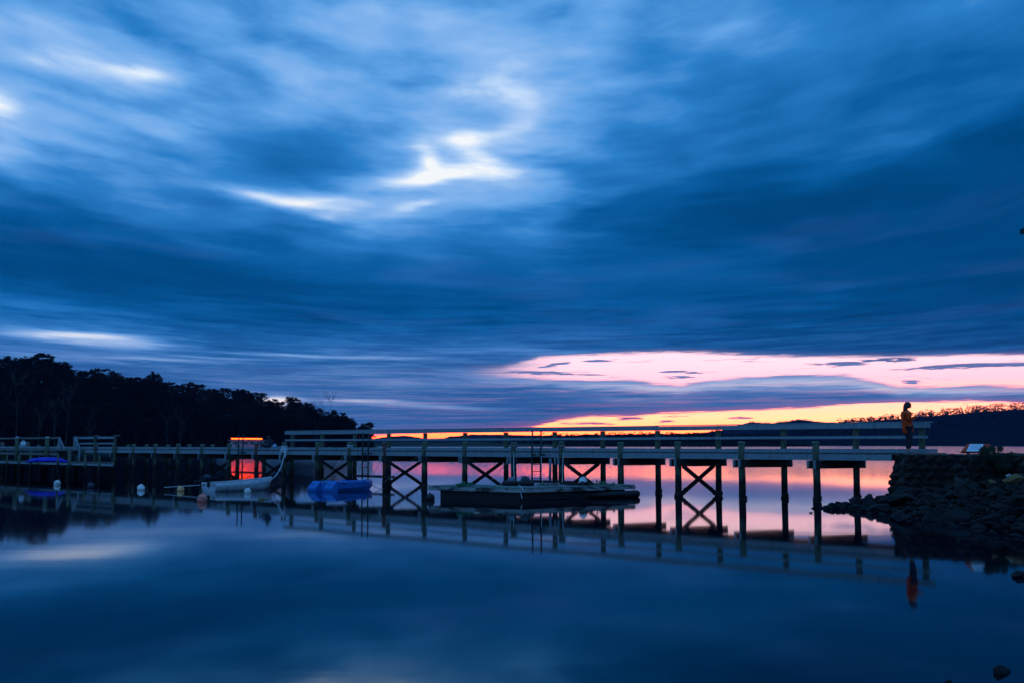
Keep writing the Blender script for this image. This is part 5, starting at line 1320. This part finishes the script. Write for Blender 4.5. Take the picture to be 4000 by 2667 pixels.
far = ridge('distant_hills', [(1300,1718),(1450,1712),(1530,1703),(1590,1701),(1640,1708),(1682,1716),(1720,1712),(1765,1703),(1850,1696),(2000,1697),(2150,1700),(2300,1697),(2500,1694),(2700,1692),(2800,1684),(2870,1662),(2940,1648),(2985,1652),(3020,1653),(3060,1647),(3130,1639),(3175,1644),(3210,1648),(3250,1649),(3300,1660),(3500,1665),(4600,1650)], 3600, 1200, M_HILL, rough=5)
mid = ridge('wooded_ridge', [(2780,1737),(2860,1700),(3000,1683),(3150,1668),(3262,1657),(3350,1648),(3430,1642),(3500,1636),(3600,1628),(3725,1618),(3850,1606),(4000,1598),(4300,1575),(5200,1560)], 2250, 500, M_HILL, rough=2.5)
field = ridge('far_shore', [(1380,1731),(1500,1727),(1600,1724),(1700,1727),(1850,1724),(2000,1728),(2200,1730)], 1130, 420, M_FIELD, rough=1.)
head = ridge('low_headland', [(1880,1741),(1960,1736),(2050,1730),(2200,1722),(2400,1716),(2600,1714),(2800,1716),(2950,1722),(3100,1733),(3200,1738)], 1250, 140, M_HILL, rough=1.)
def woods(name, pts, Y, dY, n, hmin, hmax, pyf, label, seed, leaf, per, off=0., trunk=True):
    rnd = random.Random(seed); mb = MB()
    for k in range(n):
        x = rnd.uniform(pts[0], pts[1]); YY = Y + rnd.uniform(0, dY); zt_ = PY(x, pyf(x) + off, YY).z
        h = rnd.uniform(hmin, hmax) * (1.25 if rnd.random() < .12 else 1.) * (1 + .5 * max(0, min(1, (x - 3450) / 300)) if name == 'ridge_trees' else 1); X = XY(x, YY, 10); w = h * rnd.uniform(.28, .45)
        if trunk: mb.tube([(X, YY, zt_ - h * .8), (X + rnd.uniform(-.5, .5), YY, zt_ + h * .6)], [h * .03, h * .015], 3)
        for q in range(5):
            a = rnd.uniform(-1, 1); leafball(mb, rnd, (X + a * w * .8, YY + rnd.uniform(-w, w) * .6, zt_ + h * rnd.uniform(.05, .9)), w * rnd.uniform(.35, .65), per, leaf, (1.1, 1, .5))
    o = mb.build(name, M_LEAF2, None); tag(o, label, 'trees', kind='stuff')
woods('ridge_trees', (3262, 4350), 2700, 60, 430, 9, 16, mid, 'far line of feathery trees along the right-hand ridge skyline', 1, 1.1, 24, 5)
woods('ridge_forest', (2870, 4350), 2330, 260, 500, 8, 13, lambda x: mid(x) + random.Random(int(x)).uniform(20, 80), 'far forest covering the face of the right-hand ridge', 2, 2.0, 8, 0, False)
woods('headland_trees', (2085, 3060), 1330, 60, 330, 7, 12, head, 'dark mass of trees on the low far headland in the middle', 3, .8, 20, 6)
woods('headland_scrub', (1890, 2120), 1300, 60, 60, 2, 5, head, 'low scrub at the left tip of the far headland', 4, .6, 14, 4)
woods('hill_fringe', (2930, 3240), 4795, 20, 70, 5, 9, far, 'tiny trees fringing the distant hill tops', 5, 1.6, 8, 2)
for (x, yt, lb) in ((1944, 1708, 'lone spreading tree at the left tip of the far headland'), (2010, 1700, 'tall spreading tree behind the rail, second from the headland tip'), (2036, 1702, 'spreading tree behind the rail, third from the headland tip')):
    tr, cr = tree_meshes(int(x), nl=12, spread=6., lps=80); Y = 1320; zb = PY(x, 1736, Y).z; H = PY(x, yt, Y).z - zb
    T = thing('far_tree', (XY(x, Y, 5), Y, zb), lb, 'tree', 'separate trees on the far headland'); lpart(tr, 'trunk', M_BARK, T); lpart(cr, 'crown', M_LEAF, T); T.scale = (H / 17 * 1.1, H / 17 * 1.1, H / 16.5)

# ------------------------------------------------------------------ haze
HAZE = True
if HAZE:
    mb = MB(); mb.box((1000, 2790, 199), (11200, 5700, 400)); m = bpy.data.materials.new('haze'); m.use_nodes = True; t = m.node_tree; t.nodes.clear()
    g = NT(t); pv = g.n('ShaderNodeVolumePrincipled'); pv.inputs['Density'].default_value = 2.6e-5; pv.inputs['Color'].default_value = (.15, .42, 1, 1); pv.inputs['Anisotropy'].default_value = .2
    out = g.n('ShaderNodeOutputMaterial'); t.links.new(pv.outputs[0], out.inputs['Volume'])
    o = mb.build('haze', m, None); tag(o, kind='stuff')
